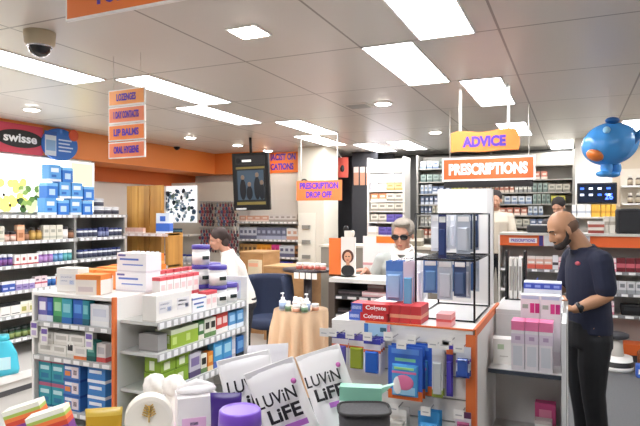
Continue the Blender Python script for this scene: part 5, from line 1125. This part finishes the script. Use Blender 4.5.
# ---- bald man in a navy polo: local +x is where he faces, +y his left (towards the camera)
man_rz = math.atan2(-.40, -.916)
t = person('bald bearded man in navy polo shirt and black trousers writing at the counter', (.085, 4.30, 0), man_rz)
HC = (.18, 0, 1.595); HM = rotm(.45, .05)
b = MB(); head(b, HC, HM, 1.07)
limb(b, [(.03, 0, 1.44), (.08, 0, 1.52), (.12, 0, 1.57)], [.07, .062, .06])
torso(b, [(.0, 0, .95, .11, .16), (.0, 0, 1.1, .12, .155), (.01, 0, 1.3, .125, .18), (.02, 0, 1.42, .09, .17), (.03, 0, 1.46, .05, .1)])
# left (near) arm: shoulder, elbow back and low, forearm forward
LS, LE, LW = (.0, .175, 1.39), (-.02, .215, 1.165), (.17, .17, 1.075)
RS, RE, RW = (.03, -.175, 1.39), (.06, -.25, 1.16), (.26, -.10, 1.16)
limb(b, [LS, tuple((a+c)/2 for a, c in zip(LS, LE)), LE, tuple((a*.6+c*.4) for a, c in zip(LE, LW)), LW], [.055, .052, .043, .044, .028])
limb(b, [RS, tuple((a+c)/2 for a, c in zip(RS, RE)), RE, tuple((a*.6+c*.4) for a, c in zip(RE, RW)), RW], [.055, .052, .043, .044, .028])
hand(b, LW, (.9, -.25, .15), (-.3, -.2, -.9), (.2, -.9, .3), .55, .185)
hand(b, RW, (.9, .2, -.25), (0, .1, -.9), (.2, .9, .2), .9, .185)
for sy in (-1, 1): limb(b, [(.0, sy*.09, .95), (.02, sy*.095, .7), (.01, sy*.10, .5), (-.02, sy*.10, .3), (-.03, sy*.10, .1)], [.09, .075, .05, .05, .035]); b.ell((.03, sy*.1, .045), (.12, .04, .035), WHITE)
obj('body', remesh(b, SK1, .0065, 5), t)
eyes(t, HC, HM, 1.07)
def TH(c, M, s, p): return Vector(c)+M @ (Vector(p)*s)
b = MB()  # beard
for p, R in (((.055, 0, -.088), (.040, .046, .028)), ((.03, 0, -.075), (.052, .062, .026)), ((.080, 0, -.052), (.012, .026, .007))): b.ell(TH(HC, HM, 1.07, p), [r_*1.07 for r_ in R], WHITE, 18, 12, HM)
for sy in (-1, 1): limb(b, [TH(HC, HM, 1.07, (.045, sy*.050, -.075)), TH(HC, HM, 1.07, (.015, sy*.068, -.04)), TH(HC, HM, 1.07, (.005, sy*.073, .0))], [.018, .012, .008])
obj('beard', remesh(b, mat('#2a2220', .9), .005, 3), t)
b = MB(); b.ell(TH(HC, HM, 1.07, (-.026, 0, .012)), (.088, .0815, .072), WHITE, 24, 14, HM @ Matrix.Rotation(-.35, 3, 'Y')); obj('cropped_hair', remesh(b, mat('#6e5444', .9), .006, 3), t)
b = MB()
for sy in (-1, 1): b.tube([TH(HC, HM, 1.07, (.088, sy*.012, .020)), TH(HC, HM, 1.07, (.086, sy*.03, .027)), TH(HC, HM, 1.07, (.075, sy*.048, .022))], .004, mat('#241a16', .9), 6)
obj('eyebrows', b, t)
b = MB()  # polo
torso(b, [(-.005, 0, .90, .135, .185), (-.005, 0, .95, .137, .18), (.0, 0, 1.1, .132, .17), (.01, 0, 1.22, .130, .18), (.015, 0, 1.33, .125, .19), (.02, 0, 1.40, .105, .19), (.02, 0, 1.445, .085, .14), (.03, 0, 1.475, .075, .085)], n=24)
for S_, E_ in ((LS, LE), (RS, RE)):
    S_, E_ = Vector(S_), Vector(E_); b.ell(S_+Vector((0, -.01 if S_.y > 0 else .01, .004)), (.078, .075, .072), WHITE); b.ell(S_+Vector((.01, -.06 if S_.y > 0 else .06, .02)), (.075, .08, .065), WHITE); limb(b, [S_, S_.lerp(E_, .4), S_.lerp(E_, .8)], [.076, .071, .068])
obj('polo_shirt', remesh(b, NAVY, .007, 6), t)
b = MB(); rr = []
for z, R in ((1.445, .088), (1.475, .080), (1.47, .072)): rr.append([(.035+(z-1.455)*.6+R*math.cos(a), R*.95*math.sin(a), z+.02*(-math.cos(a))) for a in [2*PI*i/24 for i in range(24)]])
b.rings(rr, NAVY, caps=False); obj('collar', b, t)
b = MB(); b.ell((.118, .10, 1.37), (.012, .02, .014), mat('#b8505c', .6), 12, 8, Matrix.Rotation(.6, 3, 'Z')); obj('chest_logo', b, t)
b = MB()  # trousers
torso(b, [(.0, 0, .80, .145, .18), (.0, 0, .88, .142, .18), (.0, 0, .98, .135, .168)])
for sy in (-1, 1): limb(b, [(-.005, sy*.085, .86), (.015, sy*.095, .68), (.015, sy*.10, .5), (-.01, sy*.10, .3), (-.02, sy*.10, .12)], [.108, .096, .076, .068, .062])
obj('trousers', remesh(b, mat('#14151a', .8, noise=.1, scale=40), .008, 6), t)
for sy in (-1, 1):
    b = MB(); b.ell((.045, sy*.1, .05), (.145, .052, .05), WHITE, 20, 12); b.ell((-.04, sy*.1, .06), (.06, .045, .055)
, WHITE); obj('shoe', remesh(b, mat('#161616', .5), .007, 3), t)
b = MB(); w0 = Vector(LE).lerp(Vector(LW), .86); dr = (Vector(LW)-Vector(LE)).normalized()
b.tube([w0-dr*.012, w0+dr*.012], .036, BLACK, 18); wt = obj('watch', b, t); b = MB(); b.ell(w0+Vector((.0, .036, .005)), (.018, .008, .018), mat('#2a2c30', .1), 14, 8); obj('watch_face', b, wt)
b = MB(); b.tube([Vector(RW)+Vector((.13, .06, -.02)), Vector(RW)+Vector((.07, .06, .10))], .004, mat('#2438a0'), 8); o = obj('pen', b, t, (0, 0, 0))
# ---- person with grey hair and sunglasses, facing the camera
HC = (.05, 0, 1.53); HM = rotm(.2, -.1)
gp_ = (PY(403, 220, 4.6).x, 4.62, 0); rz = math.atan2(-.965, .10)
t = person('person with short grey hair and sunglasses in a pale grey shirt with white collar', gp_, rz)
b = MB(); head(b, HC, HM, 1.1); limb(b, [(.0, 0, 1.36), (.02, 0, 1.43), (.04, 0, 1.48)], [.06, .052, .052])
torso(b, [(.0, 0, .9, .10, .16), (.0, 0, 1.1, .1, .14), (.01, 0, 1.25, .11, .17), (.0, 0, 1.34, .08, .15), (.0, 0, 1.38, .05, .09)])
LS, LE, LW = (.0, .18, 1.31), (.0, .24, 1.08), (.16, .16, 1.22)
RS, RE, RW = (.0, -.18, 1.31), (.03, -.27, 1.10), (.22, -.27, 1.245)
for A, B_, C_ in ((LS, LE, LW), (RS, RE, RW)): limb(b, [A, [(x+y)/2 for x, y in zip(A, B_)], B_, [(x*.6+y*.4) for x, y in zip(B_, C_)], C_], [.05, .045, .038, .036, .025])
hand(b, RW, (.6, -.75, -.03), (0, 0, -1), (.75, .6, 0), .2, .17); hand(b, LW, (.7, -.3, .5), (0, -.6, -.5), (0, -.9, .3), .5, .17)
for sy in (-1, 1): limb(b, [(.0, sy*.08, .9), (.01, sy*.09, .5), (0, sy*.09, .1)], [.085, .055, .04]); b.ell((.03, sy*.09, .04), (.11, .04, .035), WHITE)
obj('body', remesh(b, SK2, .007, 5), t)
b = MB(); b.ell(TH(HC, HM, 1, (-.03, 0, .047)), (.108, .098, .09), WHITE, 24, 14, HM); b.ell(TH(HC, HM, 1, (.04, .01, .1)), (.055, .072, .028), WHITE, 18, 10, HM)
for sy in (-1, 1): b.ell(TH(HC, HM, 1, (.0, sy*.07, .03)), (.05, .02, .05), WHITE, 14, 10, HM)
obj('hair', remesh(b, mat('#8c8378', .9, noise=.3, scale=50), .006, 3), t)
b = MB()
for sy in (-1, 1): b.ell(TH(HC, HM, 1.1, (.090, sy*.033, .0)), (.008, .034, .024), mat('#141216', .1), 16, 10, HM); b.tube([TH(HC, HM, 1.1, (.085, sy*.06, .008)), TH(HC, HM, 1.1, (.0, sy*.082, .008))], .003, BLACK, 6)
b.tube([TH(HC, HM, 1.1, (.097, -.01, .008)), TH(HC, HM, 1.1, (.097, .01, .008))], .003, BLACK, 6); obj('sunglasses', b, t)
b = MB(); b.ell(TH(HC, HM, 1.1, (.088, 0, -.064)), (.008, .02, .006), mat('#a85a50', .5), 12, 8, HM); obj('lips', b, t)
b = MB(); torso(b, [(0, 0, .84, .14, .19), (0, 0, .95, .135, .18), (0, 0, 1.1, .125, .165), (.01, 0, 1.25, .13, .19), (0, 0, 1.33, .10, .175), (0, 0, 1.375, .07, .1)])
for A, B_, C_ in ((LS, LE, LW), (RS, RE, RW)): A, B_ = Vector(A), Vector(B_); b.ell(A, (.07, .07, .065), WHITE); b.ell(A+Vector((0, -.06 if A.y > 0 else .06, .012)), (.07, .08, .058), WHITE); limb(b, [A, A.lerp(B_, .5), A.lerp(B_, .85)], [.068, .062, .056])
obj('shirt', remesh(b, mat('#a9ada8', .85), .008, 6), t)
b = MB()
for sy in (-1, 1): b.rings([[(.112, sy*.004, 1.325), (.07, sy*.07, 1.405), (.04, sy*.09, 1.40), (.122, sy*.07, 1.32)], [(.128, sy*.004, 1.32), (.085, sy*.075, 1.415), (.045, sy*.1, 1.405), (.138, sy*.075, 1.312)]], mat('#f4f2ec', .7), False)
rr = [[(.015+R*math.cos(a), R*math.sin(a), z-.02*math.cos(a)) for a in [2*PI*i/20 for i in range(20)]] for z, R in ((1.385, .094), (1.40, .088), (1.435, .074), (1.43, .068))]; b.rings(rr, mat('#f4f2ec', .7), caps=False); obj('collar', b, t)
b = MB(); torso(b, [(0, 0, .78, .13, .175), (0, 0, .9, .125, .165)])
for sy in (-1, 1): limb(b, [(.0, sy*.08, .8), (.01, sy*.09, .5), (0, sy*.09, .12)], [.1, .075, .06])
obj('trousers', remesh(b, mat('#3c3e48', .8), .01, 5), t)
# ---- generic helper for the three staff members
def staff(lab, loc, rz, Hs, shirt, hair, skin, pitch=.1, lean=.0, ponytail=False, arms='down', hand_z=1.0):
    t = person(lab, loc, rz); k = Hs/1.65
    def V(x, y, z): return ((x+lean*max(0, z-.9)*1.6)*k, y*k, z*k)
    HC = V(.06, 0, 1.53); HM = rotm(pitch)
    b = MB(); head(b, HC, HM, k); limb(b, [V(.0, 0, 1.36), V(.03, 0, 1.43), V(.05, 0, 1.48)], [.06*k, .05*k, .05*k])
    torso(b, [(*V(0, 0, z), rx*k, ry*k) for z, rx, ry in ((.9, .1, .15), (1.1, .1, .13), (1.25, .11, .16), (1.34, .08, .14), (1.38, .05, .08))])
    A = []
    for sy in (-1, 1):
        S_, E_, W_ = V(0, sy*.175, 1.31), V(.05, sy*.22, 1.07), V(.27, sy*.12, 1.06)
        A.append((S_, E_)); limb(b, [S_, [(x+y)/2 for x, y in zip(S_, E_)], E_, [(x*.6+y*.4) for x, y in zip(E_, W_)], W_], [.048, .043, .038, .035, .024])
        hand(b, W_, (.95, -sy*.2, -.1), (0, 0, -1), (.1, -sy, .1), .5, .165)
        limb(b, [V(0, sy*.08, .9), V(.01, sy*.09, .5), V(0, sy*.09, .1)], [.085, .055, .04]); b.ell(V(.03, sy*.09, .035), (.11, .04, .035), WHITE)
    obj('body', remesh(b, skin, .008, 5), t); eyes(t, HC, HM, k)
    b = MB(); b.ell(TH(HC, HM, k, (-.026, 0, .046)), (.098*k, .087*k, .088*k), WHITE, 24, 14, HM)
    if ponytail: b.ell(TH(HC, HM, k, (-.11, 0, .0)), (.04, .035, .045), WHITE, 14, 10, HM); b.ell(TH(HC, HM, k, (-.06, 0, -.04)), (.05, .06, .06), WHITE, 14, 10, HM)
    obj('hair', remesh(b, hair, .006, 3), t)
    b = MB(); b.ell(TH(HC, HM, k, (.088, 0, -.065)), (.008, .02, .006), mat('#a85a50', .5), 12, 8, HM); obj('lips', b, t)
    b = MB(); torso(b, [(*V(0, 0, z), rx*k, ry*k) for z, rx, ry in ((.84, .14, .18), (.95, .135, .17), (1.1, .125, .155), (1.25, .135, .18), (1.33, .10, .165), (1.375, .065, .09))])
    for S_, E_ in A: S_, E_ = Vector(S_), Vector(E_); b.ell(S_, (.07, .07, .065), WHITE); b.ell(S_+Vector((0, -.06 if S_.y > 0 else .06, .012)), (.07, .08, .058), WHITE); limb(b, [S_, S_.lerp(E_, .5), S_.lerp(E_, .9)], [.068, .064, .058])
    obj('shirt', remesh(b, shirt, .008, 6), t)
    b = MB(); rr = [[(V(.01, 0, z)[0]+R*math.cos(a), R*math.sin(a), z*k-.02*math.cos(a)) for a in [2*PI*i/20 for i in range(20)]] for z, R in ((1.365, .075), (1.41, .064))]; b.rings(rr, shirt, caps=False); obj('collar', b, t)
    b = MB(); torso(b, [(0, 0, .78*k, .13, .17), (0, 0, .9*k, .125, .16)])
    for sy in (-1, 1): limb(b, [V(0, sy*.08, .8), V(.01, sy*.09, .5), V(0, sy*.09, .12)], [.1, .075, .06])
    obj('trousers', remesh(b, mat('#23252c', .8), .01, 5), t)
    return t
wst = staff('person in white shirt with dark tied hair looking down beside the tubs', (-3.13, 5.05, 0), math.atan2(-.56, -.83), 1.55, mat('#efebe4', .8), mat('#3a2c28', .85, noise=.2, scale=60), SK2, pitch=.22, lean=.22, ponytail=True)
b = MB(); b.ell((.155, .08, 1.23), (.006, .03, .012), BLACK, 10, 6); obj('name_badge', b, wst)
q1 = PY(497, 192, 8.45)
staff('dark haired person in beige top half hidden by the white board', (q1.x-.02, 8.45, .22), -PI/2+.1, PY(497, 191, 8.45).z-.22, mat('#c8beac', .8), mat('#241c1a', .8), SK3, pitch=.2)
staff('dark haired person in dark top working behind the bald man', (PY(560, 199, 8.5).x, 8.5, .22), -PI/2-.3, PY(560, 198, 8.5).z-.22, mat('#4a4648', .8), mat('#1e1614', .8), SK3, pitch=.5)
